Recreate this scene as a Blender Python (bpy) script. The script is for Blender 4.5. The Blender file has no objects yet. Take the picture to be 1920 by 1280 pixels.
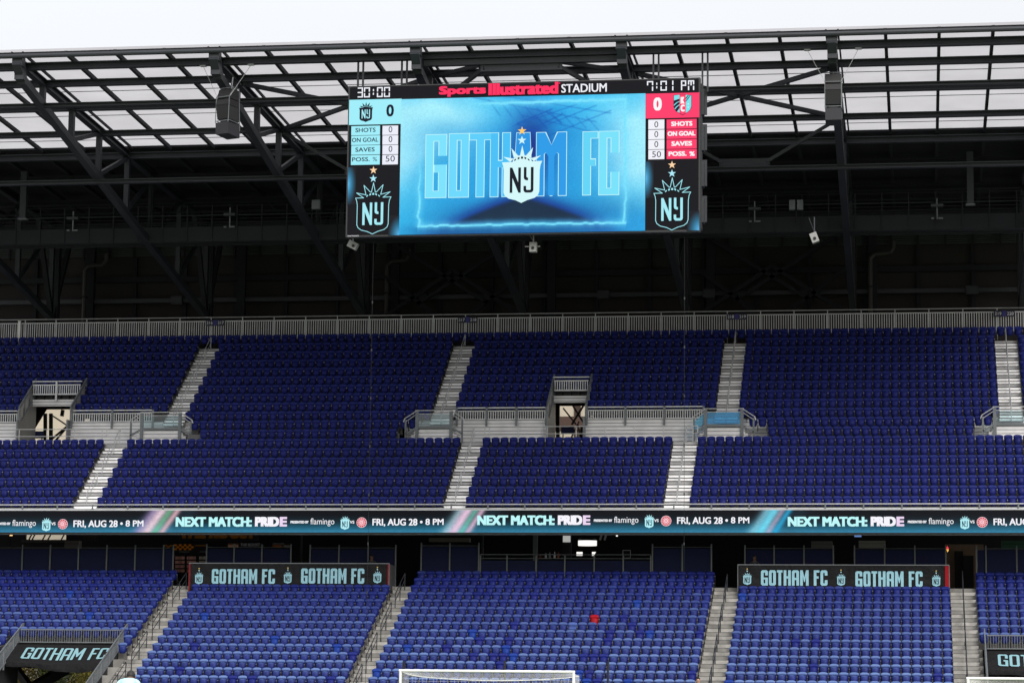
import bpy, math, random
import numpy as np
from mathutils import Vector, Matrix
from mathutils.geometry import tessellate_polygon
random.seed(7); rng = np.random.default_rng(7)
scene = bpy.context.scene; COL = scene.collection

# ------------------------------------------------------------------ camera
F_PX, YAW, PITCH, ROLL, DIST, CAMH = 5016.4761, 0.15229, 0.13887, 0.01082, 112.891, 0.6372
v = Vector
FW = v((-math.sin(YAW)*math.cos(PITCH), math.cos(YAW)*math.cos(PITCH), math.sin(PITCH)))
r0 = v((math.cos(YAW), math.sin(YAW), 0)); u0 = r0.cross(FW)
RT = r0*math.cos(ROLL)+u0*math.sin(ROLL); UP = u0*math.cos(ROLL)-r0*math.sin(ROLL)
CP = v((0, -DIST, CAMH))
cam = bpy.data.cameras.new('camera'); camo = bpy.data.objects.new('camera', cam); COL.objects.link(camo)
camo.matrix_world = Matrix(((RT.x, UP.x, -FW.x, CP.x), (RT.y, UP.y, -FW.y, CP.y), (RT.z, UP.z, -FW.z, CP.z), (0, 0, 0, 1)))
cam.sensor_fit = 'HORIZONTAL'; cam.sensor_width = 36; cam.lens = 36*F_PX/1920
cam.clip_start = 1; cam.clip_end = 3000
scene.camera = camo

# ------------------------------------------------------------------ world, sun, exposure
EXPO = 1.0
SCR = 1/2**EXPO
SUN_EL, SUN_AZ = math.radians(34), math.radians(150)     # high, behind the camera, soft through cloud
w = bpy.data.worlds.new('World'); scene.world = w; w.use_nodes = True
nt = w.node_tree; bg = nt.nodes['Background']
sk = nt.nodes.new('ShaderNodeTexSky'); sk.sky_type = 'NISHITA'; sk.sun_disc = False
sk.sun_elevation = SUN_EL; sk.sun_rotation = SUN_AZ; sk.air_density = 1.0; sk.dust_density = 4.0; sk.ozone_density = 1.0
cl = nt.nodes.new('ShaderNodeMixRGB'); cl.inputs[0].default_value = .8; cl.inputs[2].default_value = (6.15, 6.12, 6.1, 1)
nt.links.new(sk.outputs[0], cl.inputs[1])
# overcast dome: brighter towards the zenith, a little uneven like thin cloud
tcw = nt.nodes.new('ShaderNodeTexCoord'); spw = nt.nodes.new('ShaderNodeSeparateXYZ'); nt.links.new(tcw.outputs['Generated'], spw.inputs[0])
now = nt.nodes.new('ShaderNodeTexNoise'); now.inputs['Scale'].default_value = 2.2; now.inputs['Detail'].default_value = 6; nt.links.new(tcw.outputs['Generated'], now.inputs['Vector'])
m1 = nt.nodes.new('ShaderNodeMath'); m1.operation = 'MULTIPLY_ADD'; m1.inputs[1].default_value = .75; m1.inputs[2].default_value = .62; nt.links.new(spw.outputs[2], m1.inputs[0])
m2 = nt.nodes.new('ShaderNodeMath'); m2.operation = 'MULTIPLY_ADD'; m2.inputs[1].default_value = .12; nt.links.new(now.outputs[0], m2.inputs[0]); nt.links.new(m1.outputs[0], m2.inputs[2])
mw = nt.nodes.new('ShaderNodeMixRGB'); mw.blend_type = 'MULTIPLY'; mw.inputs[0].default_value = 1
nt.links.new(cl.outputs[0], mw.inputs[1]); nt.links.new(m2.outputs[0], mw.inputs[2]); nt.links.new(mw.outputs[0], bg.inputs[0]); bg.inputs[1].default_value = .1
sl = bpy.data.lights.new('sun', 'SUN'); sl.energy = 1.3; sl.angle = math.radians(32); sl.color = (1, .97, .92)
so = bpy.data.objects.new('sun', sl); COL.objects.link(so)
sd = v((math.sin(SUN_AZ)*math.cos(SUN_EL), math.cos(SUN_AZ)*math.cos(SUN_EL), math.sin(SUN_EL)))
so.rotation_euler = sd.to_track_quat('Z', 'Y').to_euler(); so.location = (0, -60, 80)
scene.view_settings.view_transform = 'Standard'; scene.view_settings.look = 'None'
scene.view_settings.exposure = EXPO; scene.view_settings.gamma = 1; scene.view_settings.use_curve_mapping = False
scene.render.engine = 'CYCLES'; scene.cycles.use_denoising = True
scene.cycles.max_bounces = 6; scene.cycles.diffuse_bounces = 4; scene.cycles.transmission_bounces = 4
scene.cycles.sample_clamp_indirect = 6

# ------------------------------------------------------------------ helpers
def at(x, y, Y):                       # photograph pixel -> point on the vertical plane at depth Y
    d = FW+RT*((x-960)/F_PX)-UP*((y-640)/F_PX)
    return CP+d*((Y-CP.y)/d.y)
def lin(r, g, b):
    f = lambda c: (c/255/12.92) if c <= 10 else ((c/255+.055)/1.055)**2.4
    return (f(r), f(g), f(b))
def rect(x0, y0, x1, y1, Y):           # upright rectangle: X range and Z range
    xm, ym = (x0+x1)/2, (y0+y1)/2
    return at(x0, ym, Y).x, at(x1, ym, Y).x, at(xm, y1, Y).z, at(xm, y0, Y).z

def tag(o, label=None, cat=None, group=None, kind=None):
    if label: o['label'] = label
    if cat: o['category'] = cat
    if group: o['group'] = group
    if kind: o['kind'] = kind
    return o
def thing(name, label, cat, loc=(0, 0, 0), group=None):
    o = bpy.data.objects.new(name, None); COL.objects.link(o); o.location = loc
    o.empty_display_size = .2
    return tag(o, label, cat, group)
def wloc(o):
    p = v((0, 0, 0))
    while o: p += o.location; o = o.parent
    return p

def earclip(P):                        # triangles of one simple outline
    n = len(P); ix = list(range(n))
    ar = sum(P[i][0]*P[(i+1) % n][1]-P[(i+1) % n][0]*P[i][1] for i in range(n))
    if ar < 0: ix.reverse()
    cr = lambda a, b, c: (b[0]-a[0])*(c[1]-a[1])-(b[1]-a[1])*(c[0]-a[0])
    out = []; guard_ = 0
    while len(ix) > 3 and guard_ < 2000:
        guard_ += 1; best = None
        for k in range(len(ix)):
            i, j, l = ix[k-1], ix[k], ix[(k+1) % len(ix)]; a, b, c = P[i], P[j], P[l]; q = cr(a, b, c)
            if q < -1e-12: continue
            if q > 1e-12 and any(m not in (i, j, l) and tuple(P[m]) not in (tuple(a), tuple(b), tuple(c)) and cr(a, b, P[m]) >= -1e-12 and cr(b, c, P[m]) >= -1e-12 and cr(c, a, P[m]) >= -1e-12 for m in ix): continue
            best = (k, q, (i, j, l)); break
        if best is None: break
        if best[1] > 1e-12: out.append(best[2])
        ix.pop(best[0])
    if len(ix) == 3: out.append(tuple(ix))
    return out

class MB:
    def __init__(s): s.v = []; s.f = []; s.c = []
    def add(s, vs, fs, col=None):
        n = len(s.v); s.v.extend([tuple(p) for p in vs])
        for f in fs: s.f.append([i+n for i in f]); s.c.append(col)
        return s
    def box(s, x0, x1, y0, y1, z0, z1, col=None):
        P = [(x, y, z) for z in (z0, z1) for y in (y0, y1) for x in (x0, x1)]
        return s.add(P, [(0, 2, 3, 1), (4, 5, 7, 6), (0, 1, 5, 4), (2, 6, 7, 3), (0, 4, 6, 2), (1, 3, 7, 5)], col)
    def frame(s, a, b):
        a, b = v(a), v(b); d = (b-a).normalized()
        r = d.cross(v((0, 0, 1)))
        if r.length < 1e-4: r = v((1, 0, 0))
        r.normalize(); return a, b, r, r.cross(d).normalized()
    def prof(s, a, b, pts, col=None, close=True):
        a, b, r, u = s.frame(a, b); n = len(pts)
        P = [q+r*x+u*y for q in (a, b) for x, y in pts]
        fs = [(i, (i+1) % n, n+(i+1) % n, n+i) for i in range(n)]
        if close: fs += [tuple(range(n))[::-1], tuple(range(n, 2*n))]
        return s.add(P, fs, col)
    def beam(s, a, b, wd, h, col=None):
        x, y = wd/2, h/2
        return s.prof(a, b, [(-x, -y), (x, -y), (x, y), (-x, y)], col)
    def ibeam(s, a, b, wd, h, t=.05, col=None):
        x, y = wd/2, h/2
        s.prof(a, b, [(-x, -y), (x, -y), (x, -y+t), (-x, -y+t)], col)
        s.prof(a, b, [(-x, y-t), (x, y-t), (x, y), (-x, y)], col)
        return s.prof(a, b, [(-t/2, -y+t), (t/2, -y+t), (t/2, y-t), (-t/2, y-t)], col)
    def tube(s, a, b, r, n=6, col=None):
        return s.prof(a, b, [(r*math.cos(k*2*math.pi/n), r*math.sin(k*2*math.pi/n)) for k in range(n)], col)
    def path(s, pts, r, n=6, col=None):
        for a, b in zip(pts, pts[1:]): s.tube(a, b, r, n, col)
        return s
    def loops(s, ls, T, col=None):     # flat polygon with holes; T maps (u, v) to a point
        o = ls[0][0]; k = 10/max(1e-6, max(abs(p[0]-o[0])+abs(p[1]-o[1]) for p in ls[0]))
        tr = earclip(ls[0]) if len(ls) == 1 else tessellate_polygon([[v(((p[0]-o[0])*k, (p[1]-o[1])*k, 0)) for p in l] for l in ls])
        fl = [p for l in ls for p in l]
        return s.add([T(*p) for p in fl], [tuple(t) for t in tr], col)
    def split(s, name, m, parent=None):    # every separate piece becomes an object of its own
        own = list(range(len(s.v)))
        def find(i):
            while own[i] != i: own[i] = own[own[i]]; i = own[i]
            return i
        for f in s.f:
            for i in f[1:]: own[find(i)] = find(f[0])
        grp = {}
        for f, c in zip(s.f, s.c): grp.setdefault(find(f[0]), []).append((f, c))
        for k, fs in grp.items():
            b = MB(); mp = {}
            for f, c in fs:
                for i in f:
                    if i not in mp: mp[i] = len(b.v); b.v.append(s.v[i])
                b.f.append([mp[i] for i in f]); b.c.append(c)
            b.build(name, m, parent)
    def build(s, name, m, parent=None, label=None, smooth=False):
        me = bpy.data.meshes.new(name); o0 = wloc(parent) if parent else v((0, 0, 0))
        me.from_pydata([(p[0]-o0.x, p[1]-o0.y, p[2]-o0.z) for p in s.v], [], s.f)
        if any(c is not None for c in s.c):
            ca = me.color_attributes.new('col', 'FLOAT_COLOR', 'CORNER'); a = []
            for f, c in zip(s.f, s.c):
                q = list(c or (.5, .5, .5))+[1]; a += q*len(f)
            ca.data.foreach_set('color', a)
        if smooth: me.polygons.foreach_set('use_smooth', [True]*len(me.polygons))
        me.materials.append(m)
        o = bpy.data.objects.new(name, me); COL.objects.link(o)
        if parent: o.parent = parent
        if label: o['label'] = label
        return o

# ------------------------------------------------------------------ materials
def mat(name, col=None, rough=.6, metal=0, attr=False, var=0, vscale=2.0, spec=.5, seams=None, bump=0):
    m = bpy.data.materials.new(name); m.use_nodes = True; n = m.node_tree.nodes; L = m.node_tree.links
    b = n['Principled BSDF']; b.inputs['Roughness'].default_value = rough; b.inputs['Metallic'].default_value = metal
    b.inputs['Specular IOR Level'].default_value = spec
    if attr:
        a = n.new('ShaderNodeVertexColor'); a.layer_name = 'col'; src = a.outputs[0]
    else:
        a = n.new('ShaderNodeRGB'); a.outputs[0].default_value = (*col, 1); src = a.outputs[0]
    tc = n.new('ShaderNodeTexCoord')
    if var:
        no = n.new('ShaderNodeTexNoise'); no.inputs['Scale'].default_value = vscale; no.inputs['Detail'].default_value = 5
        L.new(tc.outputs['Object'], no.inputs['Vector'])
        mr = n.new('ShaderNodeMapRange'); mr.inputs[1].default_value = .3; mr.inputs[2].default_value = .7
        mr.inputs[3].default_value = 1-var; mr.inputs[4].default_value = 1+var; L.new(no.outputs[0], mr.inputs[0])
        mx = n.new('ShaderNodeMixRGB'); mx.blend_type = 'MULTIPLY'; mx.inputs[0].default_value = 1
        L.new(src, mx.inputs[1]); L.new(mr.outputs[0], mx.inputs[2]); src = mx.outputs[0]
    if seams:                          # dark joints between planks, every `seams` metres of height
        sp = n.new('ShaderNodeSeparateXYZ'); L.new(tc.outputs['Object'], sp.inputs[0])
        mo = n.new('ShaderNodeMath'); mo.operation = 'PINGPONG'; mo.inputs[1].default_value = seams/2
        L.new(sp.outputs[2], mo.inputs[0])
        lt = n.new('ShaderNodeMath'); lt.operation = 'LESS_THAN'; lt.inputs[1].default_value = .015
        L.new(mo.outputs[0], lt.inputs[0])
        mx = n.new('ShaderNodeMixRGB'); mx.inputs[2].default_value = (.05, .05, .055, 1)
        L.new(lt.outputs[0], mx.inputs[0]); L.new(src, mx.inputs[1]); src = mx.outputs[0]
    if bump:
        no = n.new('ShaderNodeTexNoise'); no.inputs['Scale'].default_value = 1.6; no.inputs['Detail'].default_value = 3
        L.new(tc.outputs['Object'], no.inputs['Vector'])
        bp = n.new('ShaderNodeBump'); bp.inputs['Strength'].default_value = bump; bp.inputs['Distance'].default_value = .25
        L.new(no.outputs[0], bp.inputs['Height']); L.new(bp.outputs[0], b.inputs['Normal'])
    L.new(src, b.inputs['Base Color']); return m
def emit(name, strength, col=None):
    m = bpy.data.materials.new(name); m.use_nodes = True; n = m.node_tree.nodes; L = m.node_tree.links
    b = n['Principled BSDF']; b.inputs['Base Color'].default_value = (.004, .004, .005, 1); b.inputs['Roughness'].default_value = .6
    b.inputs['Specular IOR Level'].default_value = .06
    if col is None:
        a = n.new('ShaderNodeVertexColor'); a.layer_name = 'col'; L.new(a.outputs[0], b.inputs['Emission Color'])
    else: b.inputs['Emission Color'].default_value = (*col, 1)
    b.inputs['Emission Strength'].default_value = strength; return m
STEEL = mat('painted_steel', (.020, .0235, .030), .55, 0, var=.18, vscale=.8)
STEELB = mat('dark_steel', (.006, .0075, .011), .8, var=.2, vscale=.8)  # darker copy of the steel; puts shade into the colour at the roof's rear
GALV = mat('galvanised_steel', (.50, .51, .53), .45, .3, var=.1)
GAPM = mat('gap_shade', (.05, .05, .05), .9)
GREYP = mat('grey_paint', (.13, .145, .16), .5, var=.1)
ALU = mat('aluminium_plank', (.66, .66, .68), .45, .1, var=.10, vscale=1.5, seams=.2)
ALUT = mat('aluminium_step', (.93, .93, .95), .45, .0, var=.10, vscale=2)
ALUD = mat('aluminium_tread', (.40, .40, .41), .5, .3, var=.12, vscale=2)
TERR = mat('terrace_deck', (.115, .115, .12), .7, 0, var=.2, vscale=1)
CONC = mat('weathered_concrete', (.33, .322, .308), .85, 0, var=.30, vscale=2.2)
CONCD = mat('concrete_deck', (.22, .215, .205), .85, 0, var=.3, vscale=1.1)
CLAD = mat('dark_cladding', (.027, .0235, .023), .95, 0, var=.12, vscale=.5)
BLACK = mat('black_paint', (.012, .012, .014), .8)
ROOFD = mat('roof_deck', (.008, .009, .012), .95, var=.15, vscale=.4)
NAVY = mat('navy_fabric', (.004, .008, .048), .9, var=.15, vscale=1.2)
SEAT = mat('seat_plastic', attr=True, rough=.5, spec=.14)
PRINT = mat('printed_fabric', attr=True, rough=.85, spec=.2, bump=.35)
FABRIC = mat('black_banner_fabric', (.009, .009, .0105), .8, 0, spec=.2, bump=.9)
PAINT = mat('painted_surface', attr=True, rough=.6)
WHITE = mat('white_paint', (.8, .8, .8), .4)
CREAM = mat('cream_render', (.47, .42, .335), .9, var=.06, vscale=.5)
BROWN = mat('brown_trim', (.035, .02, .014), .8)
PIPE = mat('pale_pipe', (.04, .037, .035), .7)
LED = emit('led_screen', SCR)
LAMPW = emit('lamp_glow', 1.1*SCR, (1, .97, .92))
LAMPO = emit('warm_lamp_glow', 1.4*SCR, (1, .6, .25))
def glassm():
    m = bpy.data.materials.new('tinted_glass'); m.use_nodes = True; n = m.node_tree.nodes; L = m.node_tree.links
    o = n['Material Output']; t = n.new('ShaderNodeBsdfTransparent'); t.inputs[0].default_value = (.80, .90, .92, 1)
    g = n.new('ShaderNodeBsdfGlossy'); g.inputs[1].default_value = .05; x = n.new('ShaderNodeMixShader'); x.inputs[0].default_value = .06
    L.new(t.outputs[0], x.inputs[1]); L.new(g.outputs[0], x.inputs[2]); L.new(x.outputs[0], o.inputs[0]); return m, t
GLASS, _ = glassm()
GLASSB, _t = glassm(); GLASSB.name = 'blue_film_glass'; _t.inputs[0].default_value = (.20, .66, .92, 1)
_n = GLASSB.node_tree; _d = _n.nodes.new('ShaderNodeBsdfDiffuse'); _d.inputs[0].default_value = (.10, .50, .85, 1); _m = _n.nodes.new('ShaderNodeMixShader'); _m.inputs[0].default_value = .25
_o = _n.nodes['Material Output']; _n.links.new(_o.inputs[0].links[0].from_socket, _m.inputs[1]); _n.links.new(_d.outputs[0], _m.inputs[2]); _n.links.new(_m.outputs[0], _o.inputs[0])
def polycarb():
    m = bpy.data.materials.new('polycarbonate_sheet'); m.use_nodes = True; n = m.node_tree.nodes; L = m.node_tree.links
    o = n['Material Output']; t = n.new('ShaderNodeBsdfTranslucent'); d = n.new('ShaderNodeBsdfDiffuse')
    no = n.new('ShaderNodeTexNoise'); no.inputs['Scale'].default_value = .5; tc = n.new('ShaderNodeTexCoord')
    L.new(tc.outputs['Object'], no.inputs['Vector'])
    mr = n.new('ShaderNodeMapRange'); mr.inputs[3].default_value = .84; mr.inputs[4].default_value = 1.10; L.new(no.outputs[0], mr.inputs[0])
    mx = n.new('ShaderNodeMixRGB'); mx.blend_type = 'MULTIPLY'; mx.inputs[0].default_value = 1; mx.inputs[1].default_value = (.430, .424, .440, 1)
    L.new(mr.outputs[0], mx.inputs[2]); L.new(mx.outputs[0], t.inputs[0]); d.inputs[0].default_value = (.7, .7, .7, 1)
    x = n.new('ShaderNodeMixShader'); x.inputs[0].default_value = .15
    L.new(t.outputs[0], x.inputs[1]); L.new(d.outputs[0], x.inputs[2]); L.new(x.outputs[0], o.inputs[0]); return m
POLY = polycarb()

# ------------------------------------------------------------------ flat graphics
def plane_T(Y, off=0): return lambda a, b: (a, Y-off, b)
def text_tris(s, bold=0.0, sx=1.0, space=1.0):
    cu = bpy.data.curves.new('t', 'FONT'); cu.body = s; cu.offset = bold; cu.resolution_u = 3; cu.space_character = space
    o = bpy.data.objects.new('t', cu); COL.objects.link(o)
    dg = bpy.context.evaluated_depsgraph_get(); dg.update(); me = bpy.data.meshes.new_from_object(o.evaluated_get(dg))
    vs = [(p.co.x*sx, p.co.y) for p in me.vertices]; fs = [tuple(p.vertices) for p in me.polygons]
    bpy.data.objects.remove(o); bpy.data.meshes.remove(me); bpy.data.curves.remove(cu); return vs, fs
def text_fit(mb, s, X0, X1, Z0, Z1, T, col, bold=0.0, space=1.0):
    ext = max(0, bold-.006); vs, fs = text_tris(s, 0, 1, space); xs = [p[0] for p in vs]; ys = [p[1] for p in vs]
    a, b, c, d = min(xs), max(xs), min(ys), max(ys)
    sh = ext*(Z1-Z0)*1.7; X0 += sh; X1 -= sh; Z0 += sh*.6; Z1 -= sh*.6
    for k, (ox, oz) in enumerate(((-1, -.6), (1, -.6), (-1, .6), (1, .6), (0, 0)) if ext else ((0, 0),)):
        q = [T(X0+ox*sh+(p[0]-a)/(b-a)*(X1-X0), Z0+oz*sh+(p[1]-c)/(d-c)*(Z1-Z0)) for p in vs]
        mb.add([(p[0], p[1]-.001*k, p[2]) for p in q], fs, col)
def strip(mb, pts, wd, T, col, close=False):
    n = len(pts); seg = list(zip(pts, pts[1:]+pts[:1])) if close else list(zip(pts, pts[1:]))
    for k, (a, b) in enumerate(seg):
        dx, dy = b[0]-a[0], b[1]-a[1]; l = math.hypot(dx, dy) or 1; ex, ey = dx/l*wd/2, dy/l*wd/2
        a2, b2 = (a[0]-ex, a[1]-ey), (b[0]+ex, b[1]+ey); nx, ny = -ey, ex
        mb.add([T(a2[0]-nx, a2[1]-ny), T(b2[0]-nx, b2[1]-ny), T(b2[0]+nx, b2[1]+ny), T(a2[0]+nx, a2[1]+ny)], [(0, 1, 2, 3)], col)
def star(cx, cy, r):
    return [(cx+(r if k % 2 == 0 else r*.4)*math.cos(math.pi/2+k*math.pi/5), cy+(r if k % 2 == 0 else r*.4)*math.sin(math.pi/2+k*math.pi/5)) for k in range(10)]
def circ(cx, cy, r, n=24): return [(cx+r*math.cos(2*math.pi*k/n), cy+r*math.sin(2*math.pi*k/n)) for k in range(n)]
# club shield: units of a 960x1280 sketch, x right, y down
SHIELD = [(175, 597), (335, 592), (345, 545), (420, 500), (475, 490), (530, 500), (605, 545), (620, 588), (775, 585), (750, 640), (738, 720), (735, 1040), (715, 1095), (665, 1135), (560, 1165), (468, 1208), (380, 1165), (280, 1140), (225, 1100), (203, 1050), (205, 720), (195, 650)]
SPIKES = [[(475, 345), (442, 505), (512, 505)], [(313, 385), (352, 535), (418, 502)], [(637, 380), (530, 502), (602, 540)], [(195, 513), (300, 592), (350, 543)], [(757, 502), (603, 543), (650, 590)]]
WINS = [[(355, 565), (382, 543), (388, 560), (362, 583)], [(408, 530), (436, 521), (438, 548), (410, 560)], [(458, 515), (490, 515), (490, 548), (458, 548)], [(508, 520), (538, 532), (535, 560), (510, 548)], [(560, 543), (588, 565), (584, 583), (558, 562)]]
NLET = [(295, 678), (332, 678), (420, 900), (420, 678), (460, 678), (460, 1056), (425, 1056), (335, 835), (335, 1056), (295, 1056)]
YLET = [[(503, 675), (543, 675), (543, 815), (553, 832), (568, 832), (568, 872), (540, 872), (512, 858), (503, 835)],
        [(607, 675), (648, 675), (648, 1020), (635, 1045), (612, 1056), (535, 1056), (512, 1045), (500, 1020), (500, 955), (540, 955), (540, 1005), (550, 1015), (600, 1015), (607, 1005)]]
OUTL = [(175, 597), (310, 595), (190, 510), (350, 545), (313, 385), (425, 500), (442, 500), (475, 345), (508, 500), (525, 500), (637, 380), (600, 540), (757, 502), (640, 590), (775, 585), (750, 640), (738, 720), (735, 1040), (715, 1095), (665, 1135), (560, 1165), (468, 1208), (380, 1165), (280, 1140), (225, 1100), (203, 1050), (205, 720), (195, 650)]
def crest(mb, cx, zb, h, T0, fill, dark, stars=None, outline=None, shield_h=False):
    """shield with its point at (cx, zb); h = height of shield with crown"""
    s = h/(1208-345); q = lambda p: (cx+(p[0]-470)*s, zb+(1208-p[1])*s)
    T1 = lambda a, b: T0(a, b, 0); T2 = lambda a, b: T0(a, b, 1)
    if outline:
        strip(mb, [q(p) for p in OUTL], outline*h, T1, fill, True)
        let = fill
        for l in WINS: mb.loops([[q(p) for p in l]], T2, fill)
    else:
        mb.loops([[q(p) for p in SHIELD]], T1, fill)
        for l in SPIKES: mb.loops([[q(p) for p in l]], T1, fill)
        for l in WINS: mb.loops([[q(p) for p in l]], T2, dark)
        let = dark
    mb.loops([[q(p) for p in NLET]], T2, let)
    for l in YLET: mb.loops([[q(p) for p in l]], T2, let)
    if stars:
        mb.loops([star(cx, zb+(1208-130)*s, 68*s)], T2, stars[0]); mb.loops([star(cx, zb+(1208-272)*s, 68*s)], T2, stars[1])
# block letters, height 1
def letter(ch, w_, s, c=0.0):
    t = s*.85; B = lambda x0, y0, x1, y1: [[(x0, y0), (x1, y0), (x1, y1), (x0, y1)]]
    def ch4(x0, y0, x1, y1, cc, k='1111'):
        p = []
        p += [(x0, y0+cc), (x0+cc, y0)] if k[0] == '1' else [(x0, y0)]
        p += [(x1-cc, y0), (x1, y0+cc)] if k[1] == '1' else [(x1, y0)]
        p += [(x1, y1-cc), (x1-cc, y1)] if k[2] == '1' else [(x1, y1)]
        p += [(x0+cc, y1), (x0, y1-cc)] if k[3] == '1' else [(x0, y1)]
        return p
    ci = c*.5
    if ch == 'O': return [[ch4(0, 0, w_, 1, c) if c else B(0, 0, w_, 1)[0], (ch4(s, t, w_-s, 1-t, ci) if c else B(s, t, w_-s, 1-t)[0])[::-1]]]
    if ch == 'G':
        o = [(c, 0), (w_, 0), (w_, .52), (w_-s*1.6, .52), (w_-s*1.6, .40), (w_-s, .40), (w_-s, t), (s+ci, t), (s, t+ci), (s, 1-t-ci), (s+ci, 1-t), (w_-s-ci, 1-t), (w_-s, 1-t-ci), (w_-s, .66), (w_, .66), (w_, 1-c), (w_-c, 1), (c, 1), (0, 1-c), (0, c)]
        return [[o]]
    if ch == 'C':
        o = [(c, 0), (w_-c, 0), (w_, c), (w_, .36), (w_-s, .36), (w_-s, t+ci), (w_-s-ci, t), (s+ci, t), (s, t+ci), (s, 1-t-ci), (s+ci, 1-t), (w_-s-ci, 1-t), (w_-s, 1-t-ci), (w_-s, .66), (w_, .66), (w_, 1-c), (w_-c, 1), (c, 1), (0, 1-c), (0, c)]
        return [[o]]
    if ch == 'T': m = w_/2; return [[[(m-s/2, 0), (m+s/2, 0), (m+s/2, 1-t), (w_, 1-t), (w_, 1), (0, 1), (0, 1-t), (m-s/2, 1-t)]]]
    if ch == 'H': return [[[(0, 0), (s, 0), (s, .46), (w_-s, .46), (w_-s, 0), (w_, 0), (w_, 1), (w_-s, 1), (w_-s, .46+t), (s, .46+t), (s, 1), (0, 1)]]]
    if ch == 'A':
        if c: return [[[(0, 0), (s, 0), (s, .36), (w_-s, .36), (w_-s, 0), (w_, 0), (w_, 1-c), (w_-c, 1), (c, 1), (0, 1-c)], [(s, .36+t), (s, 1-t-ci), (s+ci, 1-t), (w_-s-ci, 1-t), (w_-s, 1-t-ci), (w_-s, .36+t)]]]
        k = w_*.16
        return [[[(0, 0), (s, 0), (s+k*.4, .3), (w_-s-k*.4, .3), (w_-s, 0), (w_, 0), (w_-k, 1), (k, 1)], [(s+k*.55, .42), (s+k*.8, 1-t), (w_-s-k*.8, 1-t), (w_-s-k*.55, .42)]]]
    if ch == 'M':
        m = w_/2; a = min(s, .34*w_)
        if c: return [[[(0, 0), (a, 0), (a, .60), (m-.025, .24), (m+.025, .24), (w_-a, .60), (w_-a, 0), (w_, 0), (w_, 1), (w_-a*.95, 1), (m, .54), (a*.95, 1), (0, 1)]]]
        return [[[(0, 0), (a, 0), (a, .66), (a*1.25, .68), (a*1.6, .62), (a*1.6, 0), (w_-a*1.6, 0), (w_-a*1.6, .62), (w_-a*1.25, .68), (w_-a, .66), (w_-a, 0), (w_, 0), (w_, 1), (w_-a*1.15, 1), (m, .8), (a*1.15, 1), (0, 1)]]]
    if ch == 'F': return [[[(0, 0), (s, 0), (s, .46), (w_*.86, .46), (w_*.86, .46+t), (s, .46+t), (s, 1-t), (w_, 1-t), (w_, 1), (0, 1)]]]
def block_text(mb, boxes, s, c, T, col):
    """boxes: (char, X0, X1, Z0, Z1); s = stroke relative to height"""
    for ch, a, b, z0, z1 in boxes:
        h = z1-z0
        for ls in letter(ch, (b-a)/h, s, c):
            mb.loops([[(a+p[0]*h, z0+p[1]*h) for p in l] for l in ls], T, col)
def spread(word, X0, X1, Z0, Z1, ws=None):
    ws = ws or {'G': 1.05, 'O': 1.05, 'T': .85, 'H': 1.08, 'A': 1.08, 'M': 1.28, 'F': .85, 'C': 1.05, ' ': .45}
    tot = sum(ws[c] for c in word)+.16*(len(word)-1); k = (X1-X0)/tot; x = X0; out = []
    for c in word:
        if c != ' ': out.append((c, x, x+ws[c]*k, Z0, Z1))
        x += (ws[c]+.16)*k
    return out

# ------------------------------------------------------------------ stand geometry constants
Yu = lambda i: 22.793+.8355*i
Zu = lambda i: 11.807+.5947*i
Fu = lambda i: Zu(i)-.84
Yl = lambda j: 12.483+.8622*j
Zl = lambda j: 2.410+.4043*j
Fl = lambda j: Zl(j)-.84
XL, XR = -64.0, 16.0
def cut(spans, holes):
    out = []
    for a, b in spans:
        seg = [(a, b)]
        for h0, h1 in holes:
            seg = [q for s0, s1 in seg for q in ((s0, min(s1, h0)), (max(s0, h1), s1)) if q[1]-q[0] > .05]
        out += seg
    return out
UA = [(-41.47, -40.28), (-26.43, -25.2), (-10.88, -9.64), (4.18, 5.43)]      # aisles above the walkway
UB = [(-44.1, -42.82), (-24.3, -23.15), (-12.92, -11.61)]                     # aisles below it
LA = [(-38.84, -37.58), (-27.05, -25.97), (-10.43, -9.11), (1.43, 2.70)]      # lower tier aisles
VOM = [(-49.85, -46.95), (-19.95, -17.95)]
WALK = [(XL, -39.75), (-27.9, -8.0), (2.85, XR)]                               # where rows 7-9 give way to the walkway

# ------------------------------------------------------------------ ground
g = MB(); g.box(-900, 900, -300, 1500, -.5, 0); tag(g.build('ground', mat('dry_ground', (.22, .21, .19), .9, var=.15, vscale=.3)), kind='structure')
g = MB(); g.add([(-60, -112, .006), (24, -112, .006), (24, 4, .006), (-60, 4, .006)], [(0, 1, 2, 3)])
tag(g.build('pitch', mat('mown_turf', (.055, .11, .03), .9, var=.25, vscale=1.2)), kind='structure')
g = MB()
g.add([(-60, -.06, .012), (24, -.06, .012), (24, .06, .012), (-60, .06, .012)], [(0, 1, 2, 3)])
tag(g.build('goal_line_marking', WHITE), kind='structure')

# ------------------------------------------------------------------ upper stand
us = thing('upper_stand', 'upper grandstand tier of aluminium terraces above the long screen, under the roof', 'grandstand', (-24, 30, 0))
t = MB()
for i in range(19):
    y0, y1 = Yu(i)-.45, Yu(i)+.385
    hol = []
    if i in (7, 8, 9): hol = WALK
    if i in (10, 11): hol = VOM
    ais = [] if i == 18 else (UB if i <= 6 else UA)
    for a, b in cut([(XL, XR)], hol+ais):
        z = Fu(i)
        t.add([(a, y0, z), (b, y0, z), (b, y1, z), (a, y1, z)], [(0, 1, 2, 3)])
        if i < 18: t.add([(a, y1, z), (b, y1, z), (b, y1, Fu(i+1)), (a, y1, Fu(i+1))], [(0, 1, 2, 3)])
t.build('terrace', TERR, us)
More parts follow.
